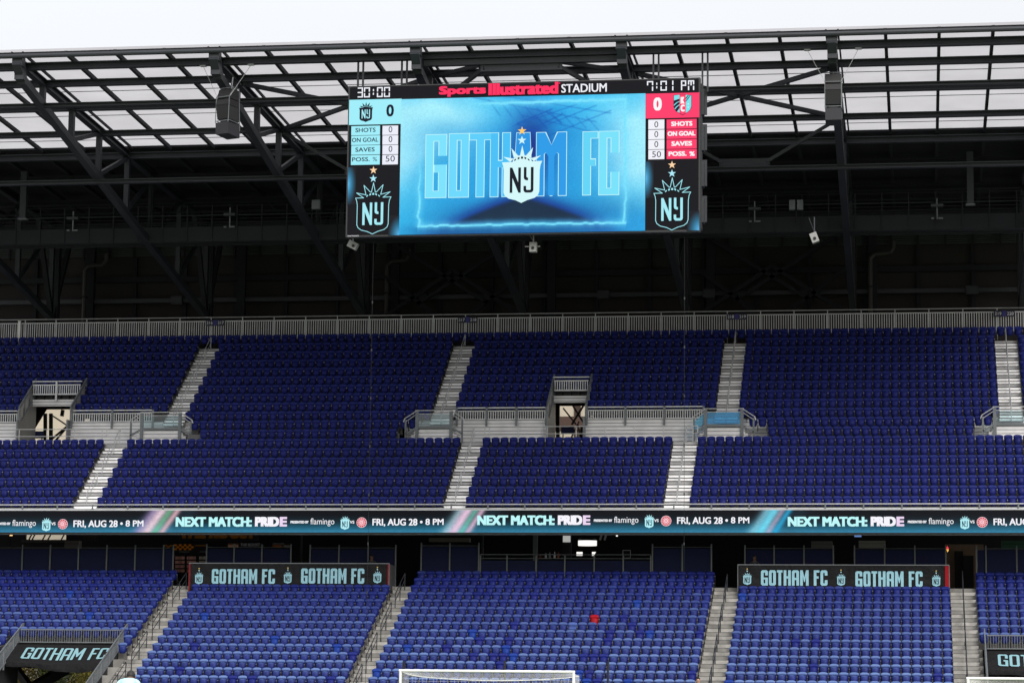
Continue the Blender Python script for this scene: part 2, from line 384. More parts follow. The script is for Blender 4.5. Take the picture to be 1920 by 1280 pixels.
# underside slab, with openings at the entrances
s_ = MB(); zz = lambda y: 9.86+.586*(y-22) if y < 30.6 else 14.9+.674*(y-30.6)
def slab(a, b, y0, y1): s_.add([(a, y0, zz(y0)), (b, y0, zz(y0)), (b, y1, zz(y1)), (a, y1, zz(y1))], [(0, 3, 2, 1)])
for a, b in cut([(XL, XR)], VOM): slab(a, b, 22.0, 30.6); slab(a, b, 30.6, 39.5)
for a, b in VOM: slab(a, b, 22.0, 29.5); slab(a, b, 35.0, 39.5)
s_.build('soffit', BLACK, us)
b_ = MB(); b_.box(XL, XR, 38.62, 44.3, 21.2, 21.62); b_.build('rear_deck', CONCD, us)
# front edge kerb behind the long screen
b_ = MB(); b_.box(XL, XR, 21.95, 22.36, 9.78, 10.965); b_.box(XL, XR, 21.62, 22.3, 10.95, 11.04); b_.split('front_edge', GALV, us)
# stairs in the aisles: three steps to a row
def stair(a, b, i0, i1, n, Yf, Ff, dy, m1, m2, parent, gap=.05):
    q = MB(); q2 = MB(); q3 = MB()
    for i in range(i0, i1+1):
        rise = (Ff(i+1)-Ff(i))/n; dep = dy/n; yb = Yf(i)+.385-dy
        for k in range(n):
            z = Ff(i)+rise*k; ya = yb+dep*k
            # tread then riser behind it
            (q2 if k == 0 else q).add([(a, ya, z), (b, ya, z), (b, ya+dep, z), (a, ya+dep, z)], [(0, 1, 2, 3)])
            tgt = q2 if k == n-1 and m1 is not m2 else q
            tgt.add([(a, ya+dep, z), (b, ya+dep, z), (b, ya+dep, z+rise-gap), (a, ya+dep, z+rise-gap)], [(0, 1, 2, 3)])
            q3.add([(a, ya+dep+gap*1.2, z+rise-gap), (b, ya+dep+gap*1.2, z+rise-gap), (b, ya+dep+gap*1.2, z+rise), (a, ya+dep+gap*1.2, z+rise)], [(0, 1, 2, 3)])  # dark recessed strip colours in the shade under each nosing
            q3.add([(a, ya+dep, z+rise-gap), (b, ya+dep, z+rise-gap), (b, ya+dep+gap*1.2, z+rise-gap), (a, ya+dep+gap*1.2, z+rise-gap)], [(0, 3, 2, 1)])
        for x in (a, b):
            q2.add([(x, yb, Ff(i)), (x, yb+dy, Ff(i)), (x, yb+dy, Ff(i+1)), ], [(0, 1, 2)])
    o = q.build('aisle_stair', m1, parent)
    q2.build('tread_edge', m2, o); q3.build('shadow_gap', GAPM, o); return o
for a, b in UA: stair(a, b, 9, 17, 3, Yu, Fu, .8355, ALUT, ALUD, us)
for a, b in UB: stair(a, b, 0, 6, 3, Yu, Fu, .8355, ALUT, ALUD, us)
# walkway with plank wall behind it
WZ = Fu(7)-.02; WY = 30.50
q = MB(); wl = MB()
for a, b in WALK:
    for c, d in cut([(a, b)], UB): q.box(c, d, Yu(6)+.386, WY+.3, WZ-.1, WZ)
    hol = VOM
    for c, d in cut([(a, b)], hol): wl.box(c, d, WY, WY+.12, WZ, 16.62)
for a, b in UB: q.box(a, b, Yu(6)+.386, WY+.3, WZ-.1, WZ)
q.build('walkway_deck', ALUD, us); wl.split('walkway_wall', ALU, us)
# deck strip behind the wall, front of row 10
q = MB()
for a, b in WALK:
    for c, d in cut([(a, b)], VOM+UA): q.box(c, d, WY+.121, Yu(10)-.44, 16.5, 16.63)
q.split('row_front_strip', ALUD, us)
# landings at the foot of the upper stairs
LAND = [(-42.45, -40.28), (-27.0, -25.12), (-11.3, -9.36), (3.92, 6.3)]
for a, b in LAND:
    q = MB(); q.box(a, b, 29.35, WY-.002, 16.06, 16.16); q.box(a, b, 29.36, 29.44, 15.0, 16.0); q.split('landing', ALU, us)
    q = MB()
    for k in range(5):
        for s in (-1, 1):
            x0 = (a if s < 0 else b)+s*.16*k; x1 = x0+s*.16
            q.box(min(x0, x1), max(x0, x1), 29.36, 30.49, 15.06, 16.06-.2*(k+1)+.02)
    q.split('side_step', ALU, us)
# fill between landing top and the first stair
for (a, b) in UA:
    q = MB()
    for k in range(3): q.box(a, b, WY-.001+.0*k, Yu(9)+.386, 16.0, Fu(9)) if k == 0 else None
    q.build('stair_foot', ALUT, us)
# entrance surrounds
for a, b in VOM:
    q = MB(); q.box(a, b, 32.36, 32.44, 17.74, 18.12); q.build('opening_head', ALU, us)
    q = MB()
    for x in (a, b):
        pts = [(29.9, 15.1), (29.9, 16.7), (30.6, 16.7), (33.0, 18.6), (33.0, 15.1)]
        q.add([(x-.04, y, z) for y, z in pts]+[(x+.04, y, z) for y, z in pts], [(0, 1, 2, 3, 4), (9, 8, 7, 6, 5)]+[(k, (k+1) % 5, 5+(k+1) % 5, 5+k) for k in range(5)])
    q.split('opening_side', GREYP, us)
    q = MB(); q.box(a-1.6, b+.1, 30.9, 44, 14.95, 15.08); q.build('passage_floor', CONCD, us)

# ------------------------------------------------------------------ lower stand
ls = thing('lower_stand', 'lower grandstand tier of concrete steps behind the goal, below the long screen', 'grandstand', (-24, 17, 0))
t = MB(); LV = [(-45.2, -39.42), (2.86, 11.0)]
for j in range(-3, 15):
    y0, y1 = Yl(j)-.477, Yl(j)+.385; z = Fl(j)
    if j == 14: y1 = 26.0
    hol = (LV if j <= 5 else [])
    for a, b in cut([(XL, XR)], hol+LA):
        t.add([(a, y0, z), (b, y0, z), (b, y1, z), (a, y1, z)], [(0, 1, 2, 3)])
        if j < 14: t.add([(a, y1, z), (b, y1, z), (b, y1, Fl(j+1)), (a, y1, Fl(j+1))], [(0, 1, 2, 3)])
t.add([(XL, 9.419, 0), (XR, 9.419, 0), (XR, 9.419, Fl(-3)), (XL, 9.419, Fl(-3))], [(0, 1, 2, 3)])
t.build('terrace', CONCD, ls)
for a, b in LA: stair(a, b, -3, 13, 2, Yl, Fl, .8622, CONC, CONCD, ls, .018)
q = MB(); q.box(XL, XR, 24.9, 45, 7.0, 7.2); q.build('concourse_floor', CONCD, ls)
q = MB(); q.box(XL, XR, 18.1, 45, 3.35, 3.5); q.build('tunnel_ceiling', BLACK, ls)
q = MB()
for c, d in [(XL, -60.5), (-47.5, XR)]: q.box(c, d, 43.6, 44, 0, 7)
q.box(-60.5, -47.5, 43.6, 44, 3.2, 7); q.split('rear_wall', BLACK, ls)
q = MB()
for a, b in LV:
    for x in (a, b):
        pts = [(Yl(j)-.477, Fl(j)) for j in range(-3, 7)]
        q.add([(x, Yl(-3)-.477, 0)]+[(x, y, z) for y, z in pts]+[(x, 18.1, Fl(6)), (x, 18.1, 0)], [tuple(range(13))])
    q.box(a, b, 17.95, 18.05, 3.3, Fl(6)-.02)
q.split('tunnel_side', BLACK, ls)
q = MB(); a, b = at(70, 1288, 24), at(95, 1255, 24); q.beam((a.x-.2, 21, a.z-.6), (b.x, 26.5, b.z+.1), .42, .5); q.beam((-48.8, 27, 3.4), (-45.4, 25, 0), .35, .35)
q.split('raker_beam', GREYP, ls)

# ------------------------------------------------------------------ seats
ZL = [-.46, -.30, -.185, -.145, -.06, 0.0]; HW = [.19, .212, .220, .222, .220, .186]; YL = [.06, .085, .105, .052, .072, .125]
def seat_back():
    vs, fs = [], []
    for layer in (0, 1):
        for k in range(6):
            for c in (-1, -.55, 0, .55, 1):
                z = ZL[k]-(.035*abs(c)**4 if k == 5 else 0)
                vs.append((HW[k]*c, YL[k]+.025*(1-c*c)+layer*.03-.125, z))
    for k in range(5):
        for c in range(4):
            a = k*5+c; fs.append((a, a+1, a+6, a+5)); fs.append((a+30, a+35, a+36, a+31))
    rim = [0, 1, 2, 3, 4, 9, 14, 19, 24, 29, 28, 27, 26, 25, 20, 15, 10, 5]
    for p, q_ in zip(rim, rim[1:]+rim[:1]): fs.append((p, p+30, q_+30, q_))
    return np.array(vs), fs
def seat_pan():
    Z = [-.54, -.47, -.32, -.205, -.162, -.170]; H = [.13, .155, .170, .168, .142, .142]; Y = [-.10, -.165, -.150, -.115, -.085, -.06]
    vs, fs = [], []
    for k in range(6):
        for c in (-1, -.5, 0, .5, 1): vs.append((H[k]*c, Y[k]-.018*(1-c*c)*(1 if k < 5 else 0)+(.03*abs(c)**3 if k < 5 else 0), Z[k]-(.03*abs(c)**4 if k in (4, 5) else 0)))
    for k in range(5):
        for c in range(4):
            a = k*5+c; fs.append((a, a+1, a+6, a+5))
    n = len(vs)
    for k in range(5):              # side returns back to the hinge
        pass
    vs += [(-.14, .0, -.50), (.14, .0, -.50), (-.17, -.02, -.17), (.17, -.02, -.17)]
    fs += [(0, 5, 10, 15, n+2, n), (4, n+1, n+3, 19, 14, 9), (0, n, n+1, 4), (25, 29, n+3, n+2)]
    return np.array(vs), fs
def seat_bracket(pitch=.483):
    m = MB(); x = pitch/2
    m.box(x-.017, x+.017, -.10, -.02, -.80, -.24); m.box(x-.022, x+.022, -.125, -.101, -.27, -.225)
    m.box(x-.017, x+.017, -.02, .24, -.62, -.56)
    return np.array(m.v), m.f
SB, SP, SK = seat_back(), seat_pan(), seat_bracket()
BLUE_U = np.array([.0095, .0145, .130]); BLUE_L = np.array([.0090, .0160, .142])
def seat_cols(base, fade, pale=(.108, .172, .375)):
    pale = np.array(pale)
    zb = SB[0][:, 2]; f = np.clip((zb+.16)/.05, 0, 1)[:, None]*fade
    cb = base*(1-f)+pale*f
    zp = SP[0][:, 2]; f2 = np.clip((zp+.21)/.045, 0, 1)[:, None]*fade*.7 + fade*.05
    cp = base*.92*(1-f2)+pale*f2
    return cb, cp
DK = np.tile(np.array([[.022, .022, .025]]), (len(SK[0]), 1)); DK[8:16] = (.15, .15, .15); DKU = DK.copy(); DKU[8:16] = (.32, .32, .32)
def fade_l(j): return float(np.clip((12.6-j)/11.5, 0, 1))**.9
def npmesh(name, vs, fs, cols):
    me = bpy.data.meshes.new(name); me.from_pydata(vs.tolist(), [], fs)
    ca = me.color_attributes.new('col', 'FLOAT_COLOR', 'POINT')
    ca.data.foreach_set('color', np.hstack([cols, np.ones((len(cols), 1))]).astype(np.float32).ravel())
    me.polygons.foreach_set('use_smooth', [True]*len(me.polygons)); me.materials.append(SEAT); return me
rows = []      # (tier, row, section, index, n, x)
def fill(tier, r, a, b, sec):
    n = max(1, round((b-a)/.483)); p = (b-a)/n
    for k in range(n): rows.append((tier, r, sec, k, n, a+p*(k+.5)))
US = [(-58, -41.47), (-40.28, -26.43), (-25.2, -10.88), (-9.64, 4.18), (5.43, 13)]
for i in range(19):
    if i == 18: sp = [(-58, 13)]
    elif i >= 12: sp = US
    elif i >= 10: sp = cut(US, [(a-.05, b+.05) for a, b in VOM])
    elif i == 9: sp = [(-40.28, -26.43), (-9.64, 4.18)]
    elif i == 8: sp = [(-39.72, -27.0), (-9.0, 3.8)]
    elif i == 7: sp = [(-38.95, -27.95), (-7.95, 2.8)]
    else: sp = [(-60, -44.1), (-42.82, -24.3), (-23.15, -12.92), (-11.61, 13)]
    for a, b in sp: fill('u', i, a, b, None)
for j in range(-3, 15):
    sp = [((-58, -38.84), 'a')] if j >= 6 else [((-58, -45.35), 'a')]+([((-39.33, -38.84), 'a')] if j >= 4 else [])
    sp += [((-25.97, -10.43), 'c')]
    if j <= 12: sp += [((-37.58, -27.05), 'b'), ((-9.11, 1.43), 'd')]
    if j >= 6: sp += [((2.70, 13), 'e')]
    for (a, b), s in sp: fill('l', j, a, b, s)
# replaced / odd seats in the lower tier, found by their pixel in the photograph
def near(px, py):
    best = None
    for k, (t_, r, s, i, n, x) in enumerate(rows):
        if t_ != 'l': continue
        p = v((x, Yl(r), Zl(r)-.12))-CP; z = p.dot(FW); d = (960+F_PX*p.dot(RT)/z-px)**2+(640-F_PX*p.dot(UP)/z-py)**2
        if best is None or d < best[0]: best = (d, k)
    return best[1]
ODD = {}
for px, py in [(1107, 1156)]: ODD[near(px, py)] = 'red'
c_ = lambda a, b: (640+a/2.909, 840+b/2.909)
for q in [c_(360, 1085), c_(735, 1000), c_(918, 1085), c_(960, 1128), c_(195, 1215), c_(1665, 1003), c_(1600, 840), (1035+185/8.533*1, 0)][:7]: ODD[near(*q)] = 'bright'
for q in [(1040+a/8.533, 1130+b/8.533) for a, b in [(375, 1090), (510, 1240), (1150, 1230), (1480, 460), (1260, 20)]]: ODD[near(*q)] = 'bright'
for q in [(1040+a/8.533, 1130+b/8.533) for a, b in [(1060, 220), (1190, 335), (835, 450), (1325, 450), (800, 575), (400, 850), (565, 850), (730, 850), (490, 1100), (625, 1240)]]: ODD[near(*q)] = 'dark'
for q in [c_(585, 1085), c_(730, 1128), c_(845, 1128), c_(905, 1128), c_(765, 1043), c_(935, 1043), c_(965, 960), c_(1075, 800), c_(850, 1170), c_(40, 1128)]: ODD[near(*q)] = 'dark'
for q in [(200+a/5.82, 1060+b/5.82) for a, b in [(765, 1150), (940, 890)]]: ODD[near(*q)] = 'dark'
for q in [(200+a/5.82, 1060+b/5.82) for a, b in [(1035, 560)]]+[(a/2.909, 840+b/2.909) for a, b in [(1095, 912), (1510, 1038), (1815, 1088), (400, 800), (495, 920)]]: ODD[near(*q)] = 'bright'
for q in [(a/2.909, 840+b/2.909) for a, b in [(1280, 1255), (1390, 1255), (1830, 1255), (1905, 1128)]]: ODD[near(*q)] = 'dark'
for q in [(1260+a/2.909, 840+b/2.909) for a, b in [(790, 1190), (150, 1000), (690, 1050), (800, 1055), (1440, 1240), (110, 1225)]]: ODD[near(*q)] = 'dark'
for q in [(1260+a/2.909, 840+b/2.909) for a, b in [(310, 1265), (385, 800)]]: ODD[near(*q)] = 'bright'
ODD[near(640+1240/2.909, 840+955/2.909)] = 'open'
COLV = {'red': (np.array([.30, .006, .014]), 0.0), 'bright': (np.array([.008, .034, .24]), .05), 'dark': (np.array([.009, .014, .150]), .05), 'open': (np.array([.06, .10, .33]), 0.2)}
IND = {k for k, (t_, r, s, i, n, x) in enumerate(rows) if t_ == 'l' and r in (0, 1, 2, 3) and s in 'bcd'}
for k, kd in ODD.items():
    if kd in ('red', 'open'): IND.add(k)
V, FC, CC = [], [], []; off = 0
allf = [SB, SP, SK]
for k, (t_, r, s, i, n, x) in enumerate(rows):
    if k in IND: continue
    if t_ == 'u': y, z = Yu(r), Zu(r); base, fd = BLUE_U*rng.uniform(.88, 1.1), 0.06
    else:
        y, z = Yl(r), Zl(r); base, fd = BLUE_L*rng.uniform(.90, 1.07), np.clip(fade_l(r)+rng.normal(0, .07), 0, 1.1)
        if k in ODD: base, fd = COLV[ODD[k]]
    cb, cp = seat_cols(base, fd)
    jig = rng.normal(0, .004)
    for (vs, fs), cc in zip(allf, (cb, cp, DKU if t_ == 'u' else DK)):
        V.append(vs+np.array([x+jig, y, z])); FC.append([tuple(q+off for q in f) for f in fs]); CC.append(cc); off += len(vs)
me = npmesh('seat_rows', np.vstack(V), [f for g_ in FC for f in g_], np.vstack(CC))
o = bpy.data.objects.new('seat_rows', me); COL.objects.link(o)
tag(o, 'rows upon rows of empty blue folding seats filling both stand tiers', 'seats', kind='stuff')
# individual seats, nearest rows of the lower tier
PROTO = {}
def proto(key, base, fd, opened=False):
    if key in PROTO: return PROTO[key]
    cb, cp = seat_cols(base, fd)
    pv = SP[0].copy()
    if opened:                       # pan tipped down to sitting position
        pv = np.stack([pv[:, 0], -.10-(pv[:, 2]+.50)*.95, -.42+(pv[:, 1]+.10)*.8], 1)
    PROTO[key] = (npmesh('backrest', SB[0], SB[1], cb), npmesh('seat_pan', pv, SP[1], cp), npmesh('bracket', SK[0], SK[1], DK))
    return PROTO[key]
ORD = 'first second third fourth fifth sixth seventh eighth ninth tenth eleventh twelfth thirteenth fourteenth fifteenth sixteenth seventeenth eighteenth nineteenth twentieth'.split()
def ordw(n):
    if n <= 20: return ORD[n-1]
    return {2: 'twenty', 3: 'thirty'}[n//10]+('-'+ORD[n % 10-1] if n % 10 else '') if n % 10 else {3: 'thirtieth'}[n//10]
SECN = {'b': 'block left of the goal', 'c': 'block behind the goal', 'd': 'block right of the goal'}
ROWN = {0: 'bottom row', 1: 'second row up', 2: 'third row up', 3: 'fourth row up'}
KN = {'f': 'sun-faded blue seat', 'dark': 'dark unfaded seat', 'bright': 'bright blue unfaded seat', 'red': 'single red folding seat among blue seats', 'open': 'pale blue seat with its pan down, below the red seat'}
for k in sorted(IND):
    t_, r, s, i, n, x = rows[k]; kd = ODD.get(k, 'f')
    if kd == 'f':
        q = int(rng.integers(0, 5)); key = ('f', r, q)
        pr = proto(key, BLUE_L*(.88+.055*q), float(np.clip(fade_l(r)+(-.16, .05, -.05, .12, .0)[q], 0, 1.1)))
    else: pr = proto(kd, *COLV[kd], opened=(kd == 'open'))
    if kd in ('red', 'open'): lab = KN[kd]
    else: lab = f"{KN[kd]}, {ordw(i+1)} from left, {ROWN[r]}, {SECN[s]}"
    e = thing('stadium_seat', lab, 'seat', (x, Yl(r), Zl(r)), 'folding seats in the lower tier')
    for nm, m_ in zip(('backrest', 'seat_pan', 'bracket'), pr):
        c = bpy.data.objects.new(nm, m_); COL.objects.link(c); c.parent = e
#@@PART2@@
# ------------------------------------------------------------------ roof
TX = [-51.2, -41.7, -32.2, -22.7, -13.2, -3.7, 5.8]
rf = thing('stadium_roof', 'cantilevered steel roof of pale translucent sheets on dark trusses over the stand', 'roof', (-22.7, 24, 30))
tc_ = lambda y: 30.80-.040*(y-5)             # top chord axis
bc_ = lambda y: 30.18-.1853*(y-5)            # bottom chord axis
NY = [5.0, 8.55, 13.1, 17.65, 22.7, 27.3, 33.0, 39.0]
RX0, RX1 = -62, 12.5
for X in TX:
    tr = bpy.data.objects.new('truss', None); COL.objects.link(tr); tr.parent = rf
    m = MB(); m.ibeam((X, 5.25, tc_(5.25)), (X, 44, tc_(44)), .34, .36, .05); m.build('top_chord', STEEL, tr)
    m = MB(); m.beam((X, 5.35, bc_(5.35)), (X, 39.2, bc_(39.2)), .36, .36); m.build('bottom_chord', STEEL, tr)
    m = MB(); m.box(X-.24, X+.24, 4.72, 5.22, 30.58, 31.02); m.beam((X, 4.75, 30.75), (X, 5.6, 30.0), .40, .42)
    m.box(X-.22, X+.22, 5.05, 5.40, 30.0, 30.7); m.build('nose_block', STEEL, tr)
    m = MB()
    for k in range(1, 8):
        y = NY[k]; m.beam((X, y, bc_(y)+.1), (X, y, tc_(y)-.1), .26, .30)
    for k in range(2, 7):
        m.beam((X, NY[k], bc_(NY[k])+.15), (X, NY[k+1], tc_(NY[k+1])-.15), .16, .22)
    m.build('web_members', STEEL, tr)
def purlin(Y, zc, h, wd=.32, nm='purlin', x0=RX0, x1=RX1, M=STEEL):
    m = MB(); m.ibeam((x0, Y, zc), (x1, Y, zc), wd, h, .05); return m.build(nm, M, rf)
m = MB(); m.tube((RX0, 4.62, 31.0), (RX1, 4.62, 31.0), .11, 10); m.build('edge_tube', STEEL, rf)
m = MB(); m.box(RX0, RX1, 4.75, 4.82, 31.10, 31.22); m.build('edge_trim', STEELB, rf)
purlin(5.9, 30.80, .34); purlin(8.9, 30.69, .32); purlin(13.1, 30.43, .26); purlin(17.7, 30.16, .28); purlin(22.7, 30.03, .34)
for y in (27.3, 33, 39): purlin(y, tc_(y)-.1, .32, M=STEELB)  # rear purlins take the darker steel in place of deep roof shade
purlin(8.45, 29.50, .20, .34, 'lower_tie'); purlin(17.6, 27.60, .22, .34, 'lower_tie')
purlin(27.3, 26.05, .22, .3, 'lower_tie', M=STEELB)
for k in range(32):
    X = -60.7+2.375*k
    if min(abs(X-t_) for t_ in TX) < .1:
        for s in (-1, 1):
            m = MB(); m.beam((X+.27*s, 4.7, 31.17), (X+.27*s, 22.6, 30.42), .07, .14); m.build('rafter', STEELB, rf)
    else:
        m = MB(); m.beam((X, 4.7, 31.12), (X, 22.6, 30.38), .15, .20); m.build('rafter', STEELB, rf)
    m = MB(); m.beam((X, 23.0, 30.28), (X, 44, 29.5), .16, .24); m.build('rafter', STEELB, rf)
zr = lambda y: 31.30-.0415*(y-4.5)
for k in range(31):
    X = -60.7+2.375*k
    m = MB(); m.box(X+.02, X+2.355, 0, 0, 0, 0); m.v = []; m.f = []; m.c = []
    a, b = X, X+2.375
    m.add([(a, 4.55, zr(4.55)), (b, 4.55, zr(4.55)), (b, 22.6, zr(22.6)), (a, 22.6, zr(22.6))], [(0, 3, 2, 1)])
    p = m.build('translucent_sheet', POLY, rf)
m = MB()
ys = [5.9, 8.9, 13.1, 17.7, 22.6]
for y0, y1 in zip(ys, ys[1:]):
    for f in (.36, .70):
        y = y0+(y1-y0)*f; m.box(RX0, RX1, y-.02, y+.02, zr(y)-.035, zr(y)-.006)
m.build('sheet_rib', mat('sheet_joint', (.20, .19, .20), .7), rf)
m = MB(); m.add([(RX0, 22.62, zr(22.62)+.05), (RX1, 22.62, zr(22.62)+.05), (RX1, 45, 29.75), (RX0, 45, 29.75)], [(0, 3, 2, 1)])
m.add([(RX0, 22.62, zr(22.62)-.12), (RX1, 22.62, zr(22.62)-.12), (RX1, 22.62, zr(22.62)+.05), (RX0, 22.62, zr(22.62)+.05)], [(0, 1, 2, 3)])
m.build('opaque_deck', ROOFD, rf)
# bracing in the bays beside the scoreboard
for xa, xb in ((-3.7, -13.2), (-32.2, -22.7)):
    for p, q in (((xa, 8.9), (xb, 17.7)), ((xb, 8.9), (xa, 17.7))):
        m = MB(); m.beam((p[0]+(.3 if q[0] > p[0] else -.3), p[1], 30.45), (q[0], q[1], 30.1), .18, .2); m.build('bay_brace', STEEL, rf)
    xm = (xa+xb)/2
    m = MB(); m.box(xm-1.25, xm+1.25, 17.55, 17.62, 27.62, 28.12); m.build('gusset_plate', STEEL, rf)
    for xe in (xa, xb):
        s = 1 if xe > xm else -1
        m = MB(); m.beam((xm+s*1.1, 17.58, 27.95), (xe-s*.2, 17.65, 30.0), .14, .16); m.build('bay_brace', STEEL, rf)
m = MB(); m.beam((-22.5, 6.0, 30.46), (-13.4, 6.0, 30.46), .3, .26); m.build('front_tie', STEEL, rf)
xm = -17.95
m = MB(); m.box(xm-1.9, xm+1.9, 5.97, 6.04, 30.02, 30.36); m.build('gusset_plate', STEEL, rf)
for s in (-1, 1):
    m = MB(); m.beam((xm+s*1.7, 6.0, 30.2), (xm+s*4.6, 8.4, 28.9), .16, .18); m.build('bay_brace', STEEL, rf)
    m = MB(); m.beam((xm+s*1.7, 6.4, 30.5), (xm+s*4.5, 8.8, 30.55), .16, .18); m.build('bay_brace', STEEL, rf)
# rear columns
for X in TX:
    m = MB(); m.beam((X, 39.9, 21.62), (X, 39.9, tc_(39.9)-.1), .42, .42)
    m.build('rear_column', STEELB, rf)
    m = MB(); m.beam((X, 39.2, 23.9), (X, 36.2, 29.4), .26, .28); m.beam((X, 39.4, 23.9), (X, 42.6, 29.5), .26, .28); m.split('rear_strut', STEELB, rf)
    m = MB(); m.beam((X+1.1, 43.2, 21.62), (X+1.1, 43.2, 29.5), .5, .4); m.build('rear_column', STEELB, rf)

# ------------------------------------------------------------------ rear wall of the stand
rw = thing('rear_wall', 'dark clad wall closing the back of the stand beneath the roof', 'wall', (-24, 44.2, 20))
m = MB(); m.box(-66, 16, 44.1, 44.3, 20.3, 29.7); m.build('cladding', CLAD, rw)
for X in [-60.2+3.17*k for k in range(24)]:
    m = MB(); m.box(X-.11, X+.11, 43.88, 44.09, 21.63, 28.2); m.build('mullion', STEELB, rw)
for z, h in ((26.85, .34), (25.45, .26)):
    m = MB(); m.box(-66, 16, 43.66 if z > 26 else 43.2, 43.87 if z > 26 else 43.4, z-h/2, z+h/2); m.build('girt', STEELB if z > 26 else STEEL, rw)
m = MB()
for k in range(8): m.box(-66, 16, 43.7, 43.8, 28.30+.12*k, 28.37+.12*k)
m.build('louvres', mat('louvre_paint', (.05, .062, .06), .7), rw)
for X in [-60.2+1.585*k for k in range(47)]:
    m = MB(); m.beam((X, 43.5, 28.1), (X, 43.5, 29.3), .12, .12); m.build('louvre_bracket', STEELB, rw)
for xa, xb in ((-32.2, -22.7), (-13.2, -3.7)):
    for p, q in (((xa+.6, 28.9), (xb-2.6, 24.9)), ((xb-.6, 28.9), (xa+2.6, 24.9)), ((xa+.4, 24.0), ((xa+xb)/2, 26.9)), ((xb-.4, 24.0), ((xa+xb)/2, 26.9)),
                 ((xa+.6, 26.6), (xa+4.0, 24.0)), ((xb-.6, 26.6), (xb-4.0, 24.0))):
        m = MB(); m.beam((p[0], 42.4, p[1]), (q[0], 42.4, q[1]), .2, .22); m.build('wall_brace', STEELB, rw)
for X, lab in ((-44.6, 'pale box on the rear wall beam beside the left drain pipe'), (-32.3+2.8, 'pale box on the rear wall beam under the scoreboard left end'), (-18.5, 'pale box on the rear wall beam below the hanging camera'), (-12.2, 'pale box on the rear wall beam under the scoreboard right end'), (-6.4, 'pale box on the rear wall beam right of the scoreboard'), (3.1, 'pale box on the rear wall beam, rightmost one')):
    e = thing('junction_box', lab, 'box', (X, 43.1, 25.3), 'boxes on the rear wall')
    m = MB(); m.box(X-.36, X+.36, 42.98, 43.19, 25.18, 25.68); m.build('casing', STEEL, e)
    m = MB(); m.box(X-.3, X+.3, 42.94, 42.975, 25.24, 25.62); m.build('cover', STEEL, e)
# drain pipes
def pipe(name, pts, lab):
    o_ = thing(name, lab, 'pipe', pts[-1], 'drain pipes on the rear wall')
    m = MB(); m.path(pts, .13, 8); m.build('pipe_run', PIPE, o_)
    m = MB(); a = pts[-1]; b = pts[-2]
    for f in (.2, .7): z = a[2]+(b[2]-a[2])*f; m.box(a[0]-.17, a[0]+.17, a[1]-.17, a[1]+.17, z-.05, z+.05)
    m.split('pipe_clip', STEELB, o_)
for X, sgn, lab in ((-51.2+.9, 1, 'pale drain pipe bending over the rear wall at far left'), (-33.4+1.9, 1, 'pale drain pipe on the rear wall below the scoreboard left end'), (-2.75, 1, 'pale drain pipe on the rear wall, right of the scoreboard')):
    pipe('drain_pipe', [(X+1.35*sgn, 42.6, 28.3), (X+1.35*sgn, 42.6, 27.9), (X+1.15*sgn, 42.6, 27.62), (X+.25*sgn, 42.6, 27.55), (X, 42.6, 27.3), (X, 42.6, 21.7)], lab)

# ------------------------------------------------------------------ catwalk with its lights
cw = thing('catwalk', 'dark service catwalk with railings slung under the roof behind the scoreboard', 'catwalk', (-24, 26.5, 26))
m = MB(); m.box(RX0, RX1, 26.4, 26.46, 26.0, 26.82); m.box(RX0, RX1, 26.461, 27.6, 26.0, 26.06); m.split('side_panel', STEELB, cw)
m = MB()
for z in (27.98, 27.62, 27.25, 27.05, 26.92): m.tube((RX0, 26.42, z), (RX1, 26.42, z), .022, 5)
m.tube((RX0, 27.5, 27.9), (RX1, 27.5, 27.9), .025, 5); m.build('rail', STEELB, cw)
m = MB()
for k in range(54): X = RX0+.4+1.39*k; m.box(X-.03, X+.03, 26.34, 26.395, 26.0, 28.0)
m.split('post', STEELB, cw)
for k, X in enumerate(TX):
    m = MB(); m.box(X-.07, X+.07, 27.0, 27.12, 26.07, 30.3); m.build('hanger', STEELB, cw)
m = MB(); m.tube((RX0, 26.25, 27.42), (RX1, 26.25, 27.42), .03, 5); m.build('cable_tray', STEEL, cw)
for (px, py), lab in (((137, 408), 'small floodlight bracket on the catwalk at far left'), ((431, 401), 'small floodlight bracket on the catwalk left of the scoreboard'), ((1415, 390), 'small floodlight bracket on the catwalk right of the scoreboard'), ((1757, 384), 'small floodlight bracket on the catwalk at far right')):
    p = at(px, py, 26.1); e = thing('floodlight', lab, 'light', p, 'floodlights along the catwalk')
    m = MB(); m.box(p.x-.03, p.x+.03, 26.1, 26.2, p.z-.75, p.z+.35); m.build('stem', GREYP, e)
    m = MB(); m.box(p.x-.32, p.x+.32, 25.95, 26.3, p.z-.12, p.z+.02); m.build('lamp_head', STEEL, e)
    m = MB(); m.box(p.x-.30, p.x-.16, 26.0, 26.09, p.z-.76, p.z-.69); m.box(p.x+.06, p.x+.30, 26.0, 26.09, p.z-.76, p.z-.69); m.split('driver_box', GREYP, e)
for (x0, y0, x1, y1), lab in (((586, 376, 601, 393), 'pale speaker box on the catwalk left of the scoreboard'), ((1480, 376, 1506, 394), 'pair of pale boxes on the catwalk right of the scoreboard')):
    X0, X1, Z0, Z1 = rect(x0, y0, x1, y1, 26.2); e = thing('equipment_box', lab, 'box', (X0, 26.2, Z0))
    m = MB(); xm = (X0+X1)/2
    if X1-X0 > .6: m.box(X0, xm-.05, 26.0, 26.3, Z0, Z1); m.box(xm+.05, X1, 26.0, 26.3, Z0, Z1)
    else: m.box(X0, X1, 26.0, 26.3, Z0, Z1)
    m.build('casing', GREYP, e)
    m = MB(); m.tube((xm, 26.15, Z0), (xm, 26.2, Z0-.7), .03); m.build('post', STEELB, e)
